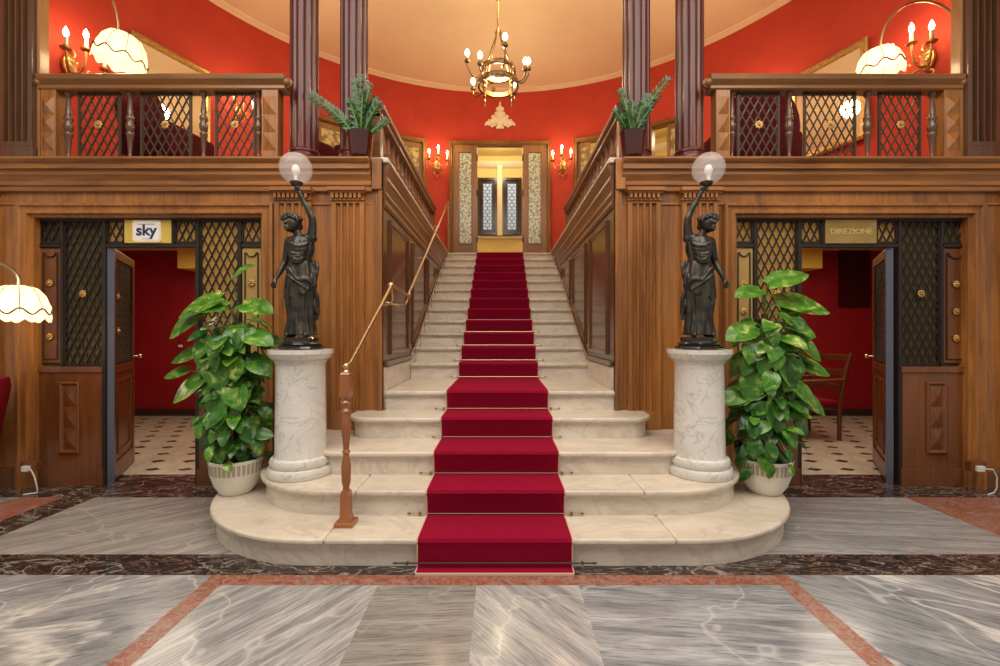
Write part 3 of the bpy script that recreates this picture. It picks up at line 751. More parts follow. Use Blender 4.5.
# ------------------------------------------------------------------ DOORWAYS in the round wall
def local(a, r=CR):    # local frame: u to the viewer's right, h towards the centre of the hall
    a = R(a); c = Vector((r*sin(a), CY+r*cos(a), 0)); t = Vector((cos(a), -sin(a), 0)); nn = Vector((-sin(a), -cos(a), 0))
    return lambda u, v, h: tuple(c + t*u + nn*h + Vector((0,0,v)))
hw = CR*sin(R(11.9)); yk = CY+CR*cos(R(11.9))      # main doorway: chord plane
def wide_frame(name_i, f3, hw, z1, fw, depth=.07, openb=True):
    mb = MB(); pts = rect(-hw-fw, hw+fw, Zg-.5, z1+fw)
    frame(mb, pts, [(0, -.1), (0, depth*.7), (.02, depth), (fw*.5, depth*.75), (fw*.8, depth*.9), (fw, depth*.5), (fw, -.12)], f3)
    o = mb.build('door_%d' % name_i, W_door, smooth=25)
    bm = bmesh.new(); bm.from_mesh(o.data); bmesh.ops.bisect_plane(bm, geom=bm.verts[:]+bm.edges[:]+bm.faces[:], plane_co=(0,0,Zg), plane_no=(0,0,-1), clear_outer=True); bm.to_mesh(o.data); bm.free()
    return struct(o)
f3 = lambda u, v, h: (u, yk-.02-h, v)
d3 = wide_frame(3, f3, hw-.06, 4.74, .065)
for s in (-1, 1):
    a, b = sorted((s*(hw-.07), s*.42))
    if True:
        mb = MB()
        for q in (rect(a, a+.09, Zg+.01, 4.74), rect(b-.09, b, Zg+.01, 4.74), rect(a+.09, b-.09, Zg+.01, Zg+.20), rect(a+.09, b-.09, 4.62, 4.74)): mb.prism(q, f3, -.05, .0)
        frame(mb, rect(a+.08, b-.08, Zg+.19, 4.63), [(0, 0), (.0, .012), (.02, .012), (.03, -.02)], f3)
        lf = mb.build('door_leaf', W_door, d3, bevel=.003)
        mb = MB(); mb.prism(rect(a+.09, b-.09, Zg+.20, 4.62), f3, -.03, -.022); mb.build('pane', pebble, lf)
        mb = MB(); xx = b-.0 if s < 0 else a; 
        for z in (3.0, 3.85, 4.5): mb.box(xx-.012, xx+.012, yk-.05, yk-.01, z-.05, z+.05)
        mb.build('hinge', iron, lf)
for i, (a, kind) in enumerate(((-37.9,0),(-21.35,0),(21.35,1),(37.9,1))):
    f3 = local(a, CR-.02); d = wide_frame(4+i, f3, .235, 4.73, .07)
    rng = ((-.235, .235),) if kind == 0 else ((-.235, -.02) if a < 30 else (.0,.235),)
    for u0, u1 in rng:
        mb = MB()
        for q in (rect(u0, u0+.05, Zg+.01, 4.72), rect(u1-.05, u1, Zg+.01, 4.72), rect(u0+.05, u1-.05, Zg+.01, Zg+.5), rect(u0+.05, u1-.05, 4.64, 4.72)): mb.prism(q, f3, -.05, -.01)
        lf = mb.build('door_leaf', W_door, d, bevel=.003)
        mb = MB(); mb.prism(rect(u0+.05, u1-.05, Zg+.5, 4.64), f3, -.035, -.027); mb.build('pane', hexg, lf)
# lobby windows
for i, (a, b) in enumerate(((-.50,-.065),(.05,.485))):
    f3 = lambda u, v, h: (u, 10.03-h, v); mb = MB()
    frame(mb, rect(a, b, 3.49, 4.77), [(0, 0), (0, .05), (.06, .05), (.07, .02), (.12, .02), (.125, 0)], f3)
    wn = struct(mb.build('window_%d' % (i+1), mat('dark_window_frame_%d' % i, (.03,.015,.01), .25), smooth=25))
    mb = MB(); mb.prism(rect(a+.12, b-.12, 3.61, 4.65), f3, -.01, .005); mb.build('pane', blueg, wn)
    mb = MB()
    k = 0
    z = 3.64
    while z < 4.62:
        for xx in (a+.165, b-.165) if k % 2 == 0 else ((a+b)/2,):
            mb.tube([(xx+.05*cos(2*PI*j/8), 10.015, z+.05*sin(2*PI*j/8)) for j in range(9)], .005, 5)
        z += .075; k += 1
    mb.build('scroll_grille', iron, wn)
mb = MB(); mb.box(-.06, .05, 9.98, 10.04, 3.47, 5.05); mb.build('trim_5', ivory)['kind'] = 'structure'

# plaster ornament over the doorway
mb = MB(); yo = CY+CR-.02
def blob(x, z, rx, rz, a=0): mb.ball((x, yo-.012, z), 1, 10, (rx*1.22, .022, rz*1.2), None)
half = [(0,.0,.05,.06),(0,.10,.045,.05),(0,.19,.03,.04),(0,.25,.016,.025),(.06,.02,.045,.04),(.055,.10,.032,.03),(.04,.17,.025,.025),(.12,-.01,.04,.032),(.11,.055,.03,.025),(.17,-.05,.035,.03),(.21,-.035,.025,.022),(.235,-.06,.018,.02),(.085,-.05,.03,.03),(.13,-.085,.024,.02),(0,-.08,.04,.04),(.18,.0,.018,.018),(.045,-.105,.02,.018)]
for x, z, rx, rz in half:
    for s in ((-1, 1) if x else (1,)): blob(s*x*1.12, 5.235+z*1.25, rx*1.1, rz*1.2)
for s in (-1, 1):
    mb.tube([(s*(.10+.07*cos(t)), yo-.03, 5.22+.05*sin(t)) for t in [i*.5 for i in range(11)]], .009, 6)
o = mb.build('plaster_ornament', ivory, smooth=True); tag(o, 'cream pierced plaster crest on the red wall above the glazed doorway', 'ornament')

# ------------------------------------------------------------------ SCONCES
def flame_prof(h=.075, r=.017): return [(.006,0),(r*.8,h*.18),(r,h*.38),(r*.8,h*.62),(r*.35,h*.85),(.001,h)]
def make_sconce():
    t = empty('wall_sconce')
    mb = MB(); mb.lathe([(.05,0),(.045,.012),(.02,.02),(.001,.03)], (0,0,0), 16, Matrix.Rotation(R(90), 4, 'X') @ Matrix.Scale(1.7, 4, (0,1,0)))
    for s in (-1, 1): mb.tube([(s*.03*cos(q*.6), -.015, .09+.03*sin(q*.6)) for q in range(9)], .007, 6); mb.tube([(s*(.02+.03*sin(q*.5)), -.02, -.09-.035*q/4) for q in range(7)], .007, 6)
    mb.ball((0,-.02,-.16), .018, 10); mb.build('backplate', gold, t, smooth=True)
    for x, z in ((-.13, .05), (0, .12), (.13, .05)):
        pts = []
        for q in range(11):
            u = q/10; pts.append((x*(1-(1-u)**1.6), -.02-.13*sin(u*PI*.5)-.0, -.05 + (-.07)*sin(u*PI) + (z+.02)*u))
        mb = MB(); mb.tube(pts, .008, 8)
        c = pts[-1]
        mb.tube([(c[0]*.55+.025*cos(q*.7), -.10, -.05+.02*sin(q*.7)+z*.3) for q in range(8)], .005, 6)
        mb.lathe([(.008,0),(.032,.008),(.036,.016),(.014,.02),(.016,.035)], (c[0], c[1], c[2]-.005), 12); ar = mb.build('arm', gold, t, smooth=True)
        mb = MB(); mb.lathe([(.011,0),(.011,.06)], (c[0], c[1], c[2]+.028), 10); mb.build('candle', candle_m, ar, smooth=True)
        mb = MB(); mb.lathe(flame_prof(), (c[0], c[1], c[2]+.088), 10); mb.build('bulb', bulb_m, ar, smooth=True)
    return t
sc0 = make_sconce(); first = True
for a, z, lab, sc_, pw in ((-14.9, 4.34, 'gilt candle sconce glowing on the red wall just left of the glazed doorway', 1.25, 8), (14.9, 4.34, 'gilt candle sconce glowing on the red wall just right of the glazed doorway', 1.25, 8),
        (-56, 4.42, 'gilt candle sconce seen through the lattice of the left balustrade', 1, 9), (56, 4.42, 'gilt candle sconce seen through the lattice of the right balustrade', 1, 9),
        (-80.3, 4.02, 'large gilt candle sconce beside the left end pier, near the left arc lamp', 1.4, 9), (80.0, 4.10, 'large gilt candle sconce beside the right end pier, under the arc lamp curve', 1.4, 9)):
    x, y = polar(R(a), CR-.02)
    o = sc0 if first else dup(sc0); first = False
    o.location = (x, y, z); o.rotation_euler = (0, 0, -R(a)); o.scale = (sc_,)*3
    tag(o, lab, 'sconce', 'candle sconces on the round red wall')
    lx, ly = polar(R(a), CR-.30); light('sconce_light', (lx, ly, z+.16*sc_), pw, (1,.72,.40), .08)

# mirrors
for s, side in ((-1, 'left'), (1, 'right')):
    p0 = Vector((4.27, 5.12, 0)); p1 = Vector((3.90, 5.98, 0)); 
    c = (p0+p1)/2; c.x *= s; ang = math.atan2(abs(c.x), c.y-CY)*s
    t = thing('framed_mirror', f'gilt framed mirror hanging on the red wall behind the {side} lattice balustrade', 'mirror', (c.x, c.y, 4.2 if s < 0 else 4.12), -ang - (R(2) if s > 0 else 0))
    Q = lambda u, v, h: (u, -h, v); mb = MB(); frame(mb, rect(-.46, .46, -.58, .58), [(0, 0), (0, .03), (.02, .045), (.04, .03), (.07, .035), (.085, .012)], Q); mb.build('frame', gold, t, smooth=25)
    mb = MB(); mb.prism(rect(-.40, .40, -.52, .52), Q, .0, .012); mb.build('mirror_glass', mirror_m, t)

# ------------------------------------------------------------------ CHANDELIER
ch = thing('chandelier', 'brass ring chandelier with candle bulbs hanging in front of the red wall', 'chandelier', (-.02, 5.2, 4.18))
mb = MB(); mb.tube([(0,0,.62),(0,0,1.62)], .011, 10); mb.ball((0,0,1.02), .035, 12); mb.lathe([(.02,.58),(.04,.60),(.03,.64),(.012,.68)], n=14); mb.lathe([(.06,1.56),(.05,1.59),(.02,1.62)], n=16); mb.build('stem', brass_d, ch, smooth=True)
for nm, r, z0, z1 in (('ring', .225, -.02, .03), ('ring', .19, .14, .19)):
    mb = MB(); k = 40
    mb.loft([[(rr*cos(2*PI*i/k), rr*sin(2*PI*i/k), zz) for rr, zz in ((r-.006, z0), (r+.014, z0-.006), (r+.006, z0+.012), (r+.006, z1-.012), (r+.014, z1+.006), (r-.006, z1))] for i in range(k+1)], cap=False)
    for i in range(20): mb.ball(((r+.008)*cos(2*PI*i/20), (r+.008)*sin(2*PI*i/20), (z0+z1)/2), .009, 6)
    mb.build(nm, brass_d, ch, smooth=40)
for i in range(4):
    a = PI/4+PI/2*i; mb = MB(); mb.tube([(.215*cos(a), .215*sin(a), .02), (.19*cos(a), .19*sin(a), .17), (.02*cos(a), .02*sin(a), .60)], .007, 6); mb.build('suspension_rod', brass_d, ch, smooth=True)
for i in range(8):
    a = 2*PI*i/8+R(12); ca, sa = cos(a), sin(a); hi = i % 2 == 0
    z = .07 if hi else -.02
    pts = [((.21+.155*u)*ca, (.21+.155*u)*sa, (.02 if not hi else .10) - .06*sin(u*PI) + (z)*u*u) for u in [q/10 for q in range(11)]]
    pts.append((pts[-1][0], pts[-1][1], pts[-1][2]+.05))
    mb = MB(); mb.tube(pts, .009, 8); c = pts[-1]; mb.lathe([(.008,0),(.030,.012),(.034,.03),(.018,.034),(.018,.055)], (c[0], c[1], c[2]-.01), 12)
    ar = mb.build('arm', brass_d, ch, smooth=True)
    mb = MB(); mb.lathe([(.013,0),(.013,.03)], (c[0], c[1], c[2]+.04), 10); mb.build('candle', candle_m, ar, smooth=True)
    mb = MB(); mb.lathe([(.01,0),(.024,.02),(.027,.045),(.018,.07),(.001,.085)], (c[0], c[1], c[2]+.07), 12); mb.build('bulb', bulb_m, ar, smooth=True)
for i in range(4):
    a = PI/4+PI/2*i; mb = MB(); mb.lathe([(.001,-.19),(.013,-.165),(.006,-.14),(.020,-.11),(.009,-.08),(.022,-.05),(.008,-.02)], (.23*cos(a), .23*sin(a), 0), 10); mb.build('pendant', brass_d, ch, smooth=True)
light('chandelier_light', (-.02, 5.2, 4.42), 42, (1,.82,.52), .10)

# ------------------------------------------------------------------ SHADE LAMPS
def shade(par, c, r, h, tilt=(0,0), n=72):
    M = Matrix.Translation(c) @ Matrix.Rotation(tilt[0], 4, 'Y') @ Matrix.Rotation(tilt[1], 4, 'X')
    def sec(rr, z, amp, nn=9): return [M @ Vector((rr*(1+amp*cos(nn*2*PI*j/n))*cos(2*PI*j/n), rr*(1+amp*cos(nn*2*PI*j/n))*sin(2*PI*j/n), z)) for j in range(n)]
    def fr(rr, z0, amp): return [M @ Vector((rr*cos(2*PI*j/n), rr*sin(2*PI*j/n), z0+amp*cos(9*2*PI*j/n))) for j in range(n)]
    mb = MB(); mb.loft([sec(r*.35, h, 0), sec(r*.60, h*.93, .01), sec(r*.82, h*.72, .02), sec(r*.96, h*.42, .02), fr(r, h*.22, .02)], cap=False); o = mb.build('lamp_shade', shade_m, par, smooth=60)
    mb = MB(); mb.loft([fr(r*1.0, h*.22, .02), fr(r*1.015, 0, .02)], cap=False); mb.build('fringe', shade_m, o, smooth=60)
    mb = MB(); ring = fr(r*1.03, h*.24, .022); mb.tube(ring+[ring[0]], .006, 5)
    for j in range(0, n, 8):
        mb.tube([M @ Vector((r*f*cos(2*PI*j/n), r*f*sin(2*PI*j/n), z*h)) for f, z in ((.35,1.0),(.61,.935),(.835,.72),(.975,.42),(1.01,.25))], .0028, 5)
    mb.build('braid', shade_trim, o)
    mb = MB(); mb.ball(M @ Vector((0,0,h*.45)), .035, 12); mb.build('bulb', bulb_m, par, smooth=True)
    return M
def arc_lamp(label, bx, by, bz, stem_h, cx, cz, r, h, tilt, pw, cy=None):
    cy = by if cy is None else cy
    t = thing('arc_lamp', label, 'lamp', (bx, by, bz))
    mb = MB(); mb.lathe([(.14,0),(.14,.02),(.12,.03),(.03,.05),(.015,.08)], n=24); mb.build('base', brass_d, t, smooth=True)
    zb = cz-bz+h; dx = cx-bx; pts = [(0,0,.06),(0,0,stem_h)]
    top = Vector((dx + (-.0), cy-by, zb))
    H = stem_h
    for q in range(1, 19):
        u = q/18; a = PI*u
        x = dx*(1-cos(a))/2; z = (H if u < .5 else zb) + ((arc_top-bz-H) if u < .5 else (arc_top-bz-zb))*sin(a)
        pts.append((x, (cy-by)*u, z))
    mb = MB(); mb.tube(pts, .011, 8); mb.build('pole', brass, t, smooth=True)
    M = shade(t, Vector((dx, cy-by, cz-bz)), r, h, tilt)
    light('lamp_light', (cx, cy, cz+.02), pw, (1,.80,.5), .06)
arc_top = 4.62
arc_lamp('brass arc floor lamp with cream scalloped shade on the left gallery', -4.27, 4.08, Zg, 1.2, -3.50, 3.735, .195, .29, (R(14), 0), 4)
arc_top = 4.33
arc_lamp('brass arc floor lamp with cream scalloped shade on the right gallery', 4.27, 4.08, Zg, 1.2, 3.49, 3.645, .18, .24, (R(-8), 0), 4)
arc_top = 1.86
arc_lamp('brass arc floor lamp with cream scalloped shade by the left wooden front', -4.70, 3.42, 0, 1.5, -3.47, 1.375, .172, .245, (0, 0), 4, cy=3.2)

# ------------------------------------------------------------------ ARMCHAIRS
def superlathe(mb, x0, x1, y0, y1, z0, z1, rad=.05, seg=5):
    # rounded cushion block
    bm = bmesh.new(); bmesh.ops.create_cube(bm, size=1); bmesh.ops.scale(bm, vec=(x1-x0, y1-y0, z1-z0), verts=bm.verts); bmesh.ops.translate(bm, vec=((x0+x1)/2, (y0+y1)/2, (z0+z1)/2), verts=bm.verts)
    bmesh.ops.bevel(bm, geom=bm.edges[:], offset=rad, segments=seg, profile=.5, affect='EDGES')
    bm.verts.index_update(); mb.add([v.co.copy() for v in bm.verts], [[v.index for v in f.verts] for f in bm.faces]); bm.free()
def armchair(label, loc, rz, fabric, legs, w=.72, back=.95, arch=False, top_h=None):
    t = thing('armchair', label, 'armchair', loc, rz)     # faces -Y
    mb = MB(); superlathe(mb, -w/2+.09, w/2-.09, -.34, .24, .28, .46, .06); mb.build('seat', fabric, t, smooth=True)
    mb = MB(); n = 14
    rings = []
    for q in range(9):      # curved back: thickness profile along height
        u = q/8; z = .30+(back-.30)*u
        hwid = (w/2-.03)*(1 if not arch else 1)*(math.sqrt(max(.02, 1-max(0, (u-.45)/.57)**2)) if arch else (1-.10*max(0, (u-.7)/.3)**2))
        yb = .24+.13*u; th = .075*(1-.3*u) if u < 1 else .03
        ring = []
        for j in range(24):
            a = 2*PI*j/24; ca, sa = cos(a), sin(a)
            ring.append((hwid*math.copysign(abs(ca)**.6, ca), yb + .10*(-(ca*ca))*.8 + th*math.copysign(abs(sa)**.8, sa), z))
        rings.append(ring)
    mb.loft(rings); mb.build('backrest', fabric, t, smooth=60)
    for s in (-1, 1):
        mb = MB(); superlathe(mb, s*(w/2-.06)-.06, s*(w/2-.06)+.06, -.34, .26, .28, .62, .05); mb.build('armrest', fabric, t, smooth=True)
        for y in (-.29, .25):
            mb = MB(); mb.tube([(s*(w/2-.08), y, .30), (s*(w/2-.07), y*1.05, 0)], [.028, .016], 10); mb.build('leg', legs, t, smooth=True)
armchair('crimson velvet armchair at the left edge, under the shaded arc lamp', (-4.17, 3.22, 0), R(-62), velvet, Wm, back=.93, w=.66)
armchair('large dark red armchair with arched back behind the right lattice balustrade', (2.63, 4.75, Zg), R(180), velvet_d, Wm, .90, 1.02, True)
armchair('dark red armchair with flat back behind the left lattice balustrade', (-3.42, 4.55, Zg), R(170), velvet_d, Wm, .56, .80)
armchair('dark red armchair between the two left mahogany columns', (-1.98, 5.1, Zg), R(175), velvet_d, Wm, .6, .62, True)

# wooden visitors' chair in right room (faces -X)
t = thing('wooden_armchair', 'wooden armchair with red leather seat in the room behind the right door', 'chair', (3.84, 5.55, 0), R(-90))
mb = MB(); superlathe(mb, -.27, .27, -.30, .22, .40, .47, .02, 3); mb.build('seat', velvet, t, smooth=True)
mb = MB(); mb.box(-.26, .26, -.28, .22, .36, .40); mb.build('seat_frame', W_ch, t, bevel=.005)
for s in (-1, 1):
    mb = MB(); mb.tube([(s*.26, .20, 0), (s*.26, .20, .42), (s*.26, .27, .80), (s*.26, .34, 1.04)], [.022,.026,.024,.018], 10); mb.build('rear_leg', W_ch, t, smooth=True)
    mb = MB(); mb.tube([(s*.26, -.27, 0), (s*.26, -.27, .68)], .022, 10); mb.build('leg', W_ch, t, smooth=True)
    mb = MB(); mb.tube([(s*.26, -.34, .69), (s*.26, -.1, .70), (s*.26, .26, .72)], [.03,.026,.022], 10); mb.build('armrest', W_ch, t, smooth=True)
for z in (.62, .80, .98):
    mb = MB(); yy = .235+(z-.6)*.235; mb.box(-.25, .25, yy-.012, yy+.012, z-.04, z+.04); mb.build('back_slat', W_ch, t, bevel=.005)
# dark board on right room wall
mb = MB(); mb.box(5.25, 5.72, 6.86, 6.9, 1.68, 2.56); o = mb.build('wall_panel', mat('dark_maroon', (.05,.004,.006), .4)); tag(o, 'dark maroon panel on the crimson wall above the wooden armchair', 'panel')
# switch plate in left room
t = thing('switch_plate', 'small brass light switch plate on the crimson wall seen through the left door', 'switch', (-4.95, 6.895, 1.08))
mb = MB(); mb.box(-.06, .06, -.008, 0, -.04, .04); mb.build('plate', brass, t, bevel=.002)
mb = MB(); mb.box(-.03, .03, -.014, -.006, -.02, .02); mb.build('rocker', white_p, t)
# sockets with cable
for s, lab in ((-1, 'brown socket box with white plug and cable at the foot of the left casing'), (1, 'brown socket box with white plug and cable at the foot of the right casing')):
    t = thing('socket_box', lab, 'socket', (-3.78 if s < 0 else 3.83, 3.585, .20))
    mb = MB(); mb.box(-.065, .065, -.03, .02, -.03, .05); mb.build('box', Wp, t, bevel=.004)
    mb = MB(); mb.box(-.03, .03, -.055, -.03, -.025, .02); mb.build('plug', white_cable, t, bevel=.005)
    mb = MB(); mb.tube([(.02,-.05,0),(.07,-.07,.0),(.10,-.07,-.06),(.11,-.06,-.15),(.10,-.05,-.19),(.02,-.08,-.194)], .005, 6); mb.build('cable', white_cable, t, smooth=True)

# ------------------------------------------------------------------ PEDESTALS
for s, lab in ((-1, 'round white marble pedestal carrying the statue left of the stairs'), (1, 'round white marble pedestal carrying the statue right of the stairs')):
    t = thing('marble_pedestal', lab, 'pedestal', (s*1.365, 3.05, .32))
    mb = MB(); mb.lathe([(.205,0),(.212,.01),(.212,.045),(.205,.06),(.185,.065),(.195,.08),(.198,.10),(.19,.12),(.172,.13)], n=48); mb.build('base', ped_m, t, smooth=35)
    mb = MB(); mb.lathe([(.172,.13),(.165,.15),(.157,.75)], n=48); mb.build('shaft', ped_m, t, smooth=35)
    mb = MB(); mb.lathe([(.157,.75),(.165,.76),(.167,.775),(.185,.785),(.20,.80),(.205,.815),(.21,.82),(.21,.848),(.0,.848)], n=48); mb.build('capital', ped_m, t, smooth=35)

# ------------------------------------------------------------------ STATUES (statue built for the left; mirrored for the right)
def remesh(o, vox, smooth_it=6):
    md = o.modifiers.new('r', 'REMESH'); md.mode = 'VOXEL'; md.voxel_size = vox; md.use_smooth_shade = True
    sm = o.modifiers.new('s', 'SMOOTH'); sm.factor = .5; sm.iterations = smooth_it
    dg = bpy.context.evaluated_depsgraph_get(); dg.update()
    me = bpy.data.meshes.new_from_object(o.evaluated_get(dg)); o.modifiers.clear()
    old = o.data; o.data = me
    for p in me.polygons: p.use_smooth = True
    return o
def statue_meshes(s):
    # coordinates as seen: +x viewer's right, camera at -y.  s=1 built as left statue, s=-1 mirrored.
    m = lambda p: (p[0]*s, p[1], p[2])
    B = MB()
    def limb(pts, rs, n=12):
        B.tube([m(p) for p in pts], rs, n)
        for p, r in zip(pts, rs): B.ball(m(p), r, 12)
    # torso
    B.ball(m((0,0,.43)), 1, 16, (.088,.068,.085)); B.ball(m((.0,0,.52)), 1, 16, (.066,.052,.09)); B.ball(m((-.002,-.005,.61)), 1, 16, (.078,.058,.085))
    B.ball(m((-.038,-.045,.615)), .032, 12); B.ball(m((.034,-.045,.618)), .032, 12)
    limb([(-.075,0,.655),(.0,.0,.665),(.075,.0,.675)], [.033,.038,.034])
    limb([(-.005,0,.66),(-.030,-.008,.725)], [.03,.026])
    # head, turned towards and bent to viewer's left
    hc = Vector((-.050,-.024,.770)); B.ball(m(hc), 1, 16, (.046,.055,.062)); B.ball(m(hc+Vector((-.010,-.022,-.028))), 1, 12, (.032,.032,.034))
    B.tube([m(hc+Vector((-.018,-.052,.012))), m(hc+Vector((-.026,-.064,-.012)))], [.006,.010], 8)     # nose
    B.ball(m(hc+Vector((-.020,-.056,-.030))), .009, 8, (1.5,.8,.6)); B.ball(m(hc+Vector((-.017,-.048,-.046))), .014, 8)
    for dx in (-.036, .004): B.ball(m(hc+Vector((dx,-.045,.004))), .008, 8)
    for dx in (-.046, .044): B.ball(m(hc+Vector((dx,.0,-.006))), .011, 8, (.6,1,1.4))
    # raised arm (viewer's right)
    limb([(.072,.0,.675),(.082,-.005,.765),(.080,-.01,.81)], [.033,.026,.023]); limb([(.080,-.01,.81),(.048,-.015,.885),(.004,-.015,.962)], [.023,.020,.014])
    limb([(.004,-.015,.962),(-.012,-.015,.992)], [.014,.017])
    for i, (dx, dy, l) in enumerate(((-.018,-.010,.030),(-.010,-.020,.034),(.003,-.022,.033),(.014,-.016,.028))):
        p = Vector((-.014+dx*.5, -.015+dy*.4, .997)); limb([p, p+Vector((dx*.5, dy*.5, .014)), p+Vector((dx*.35, dy*.35, l))], [.006,.0055,.0045], 8)
    limb([(-.006,-.006,.984),(.002,.004,1.0),(-.004,.006,1.016)], [.007,.006,.005], 8)
    # lowered arm (viewer's left)
    limb([(-.080,.0,.655),(-.100,.008,.58),(-.112,.005,.515)], [.032,.027,.022]); limb([(-.112,.005,.515),(-.130,-.022,.45),(-.150,-.045,.395)], [.022,.019,.013])
    limb([(-.150,-.045,.395),(-.158,-.052,.37)], [.013,.016], 8)
    for i in range(4):
        p = Vector((-.158+(i-1.5)*.007, -.052+(i-1.5)*.006, .362)); l = (.030,.036,.034,.027)[i]
        limb([p, p+Vector((-.006,-.004,-l*.55)), p+Vector((-.001,-.001,-l))], [.0058,.005,.004], 8)
    limb([(-.148,-.056,.375),(-.140,-.068,.360),(-.142,-.070,.346)], [.007,.006,.005], 8)
    # legs and feet
    limb([(-.042,0,.40),(-.05,-.035,.22),(-.045,-.005,.03)], [.062,.042,.02]); limb([(.042,0,.40),(.045,-.005,.22),(.045,.0,.03)], [.062,.042,.02])
    limb([(-.045,-.01,.02),(-.06,-.085,.015)], [.02,.016]); limb([(.045,-.005,.02),(.062,-.075,.015)], [.02,.016])
    # gown: lofted rings with folds
    D = MB(); n = 120
    prof = [(.012,.098,.090,1.25),(.04,.094,.086,1.2),(.10,.085,.078,1.1),(.17,.080,.074,1.0),(.24,.080,.074,1.0),(.33,.086,.076,.9),(.40,.090,.076,.8),(.455,.085,.070,.7),(.495,.074,.060,.55),(.52,.069,.055,.5),(.55,.075,.060,.8),(.59,.086,.070,.9),(.635,.088,.068,.7),(.675,.074,.050,.4),(.690,.050,.038,.1)]
    rings = []
    for z, rx, ry, f in prof:
        ring = []
        for j in range(n):
            a = 2*PI*j/n
            fold = .10*f*(sin(9*a+2.6*sin(z*7)+1)*.6 + sin(15*a-z*9)*.4 + sin(4*a+z*9)*.35)
            knee = .22*math.exp(-((a-4.38)/.33)**2)*math.exp(-((z-.22)/.11)**2) + .10*math.exp(-((a-5.1)/.3)**2)*math.exp(-((z-.30)/.12)**2)
            r_ = 1+fold+knee
            ring.append(m((rx*r_*cos(a)+.010*(.4-z), ry*r_*sin(a)-.004, z)))
        rings.append(ring)
    D.loft(rings)
    # overfold at the hips, falling lower on one side, and gathered bodice
    prof = [(.37,.103,.090,1.5),(.40,.101,.087,1.3),(.45,.096,.080,1.0),(.50,.080,.066,.6),(.515,.073,.058,.3)]
    rings = []
    for z, rx, ry, f in prof:
        ring = []
        for j in range(n):
            a = 2*PI*j/n; fold = .07*f*(sin(11*a+z*6)*.6+sin(6*a+1)*.6); zz = z-(.085*(1+sin(a-2.4))*.7 + .016*sin(11*a))*(1 if z < .42 else .5 if z < .47 else 0)
            ring.append(m((rx*(1+fold)*cos(a), ry*(1+fold)*sin(a)-.004, zz)))
        rings.append(ring)
    D.loft(rings)
    rr = random.Random(4)
    for i in range(9):       # bunched cloth over the chest
        z0 = .655-.014*i; sag = .035+.010*rr.random(); x0 = .072-.003*i
        D.tube([m((x0*cos(PI*q/8)*(1 if i % 2 else .92), -.030-.050*sin(PI*q/8)-.006*rr.random(), z0-sag*sin(PI*q/8)+(.02 if q > 4 else 0)*(i % 2))) for q in range(9)], [.007+.007*sin(PI*q/8)+.002*rr.random() for q in range(9)], 8)
    for i in range(5):       # girdle gathers
        D.tube([m((.070*cos(a), .056*sin(a)-.004, .505+.007*i+.004*sin(3*a+i))) for a in [2*PI*q/24 for q in range(25)]], .007, 6)
    for dx, ph in ((0, 0), (.012, 1.4), (-.010, 2.6)):    # cloth hanging from the hip on the raised-arm side
        D.tube([m((.086+dx+.010*sin(q*1.1+ph), .02+.012*sin(q*.9+ph), .53-.052*q)) for q in range(8+int(ph))], [.002 if q == 0 else .010+.006*sin(q*1.3+ph)**2 for q in range(8+int(ph))], 8)
    D.tube([m((-.075+.17*u, -.062-.030*sin(PI*u), .455-.10*u+.02*sin(9*u))) for u in [q/10 for q in range(11)]], [.012+.004*sin(q) for q in range(11)], 8)
    D.tube([m((-.07+.15*u, -.062-.030*sin(PI*u), .425-.11*u)) for u in [q/10 for q in range(11)]], [.009]*11, 8)
    # hair: swept cap, bun and laurel tufts
    H = MB(); H.ball(m(hc+Vector((.006,.014,.014))), 1, 16, (.053,.056,.058)); H.ball(m(hc+Vector((.020,.064,-.006))), .026, 12)
    for i in range(16):
        a = R(-20+i*220/15); H.ball(m(hc+Vector((-.006-.050*cos(a)*1.0, -.024+.0*a, .022+.040*abs(sin(a))))), .0135, 8)
    for i in range(12):
        a = 2*PI*i/12; H.ball(m(hc+Vector((.004+.050*cos(a), .006+.055*sin(a), .030+.010*sin(3*a)))), .014, 8)
    return B, D, H
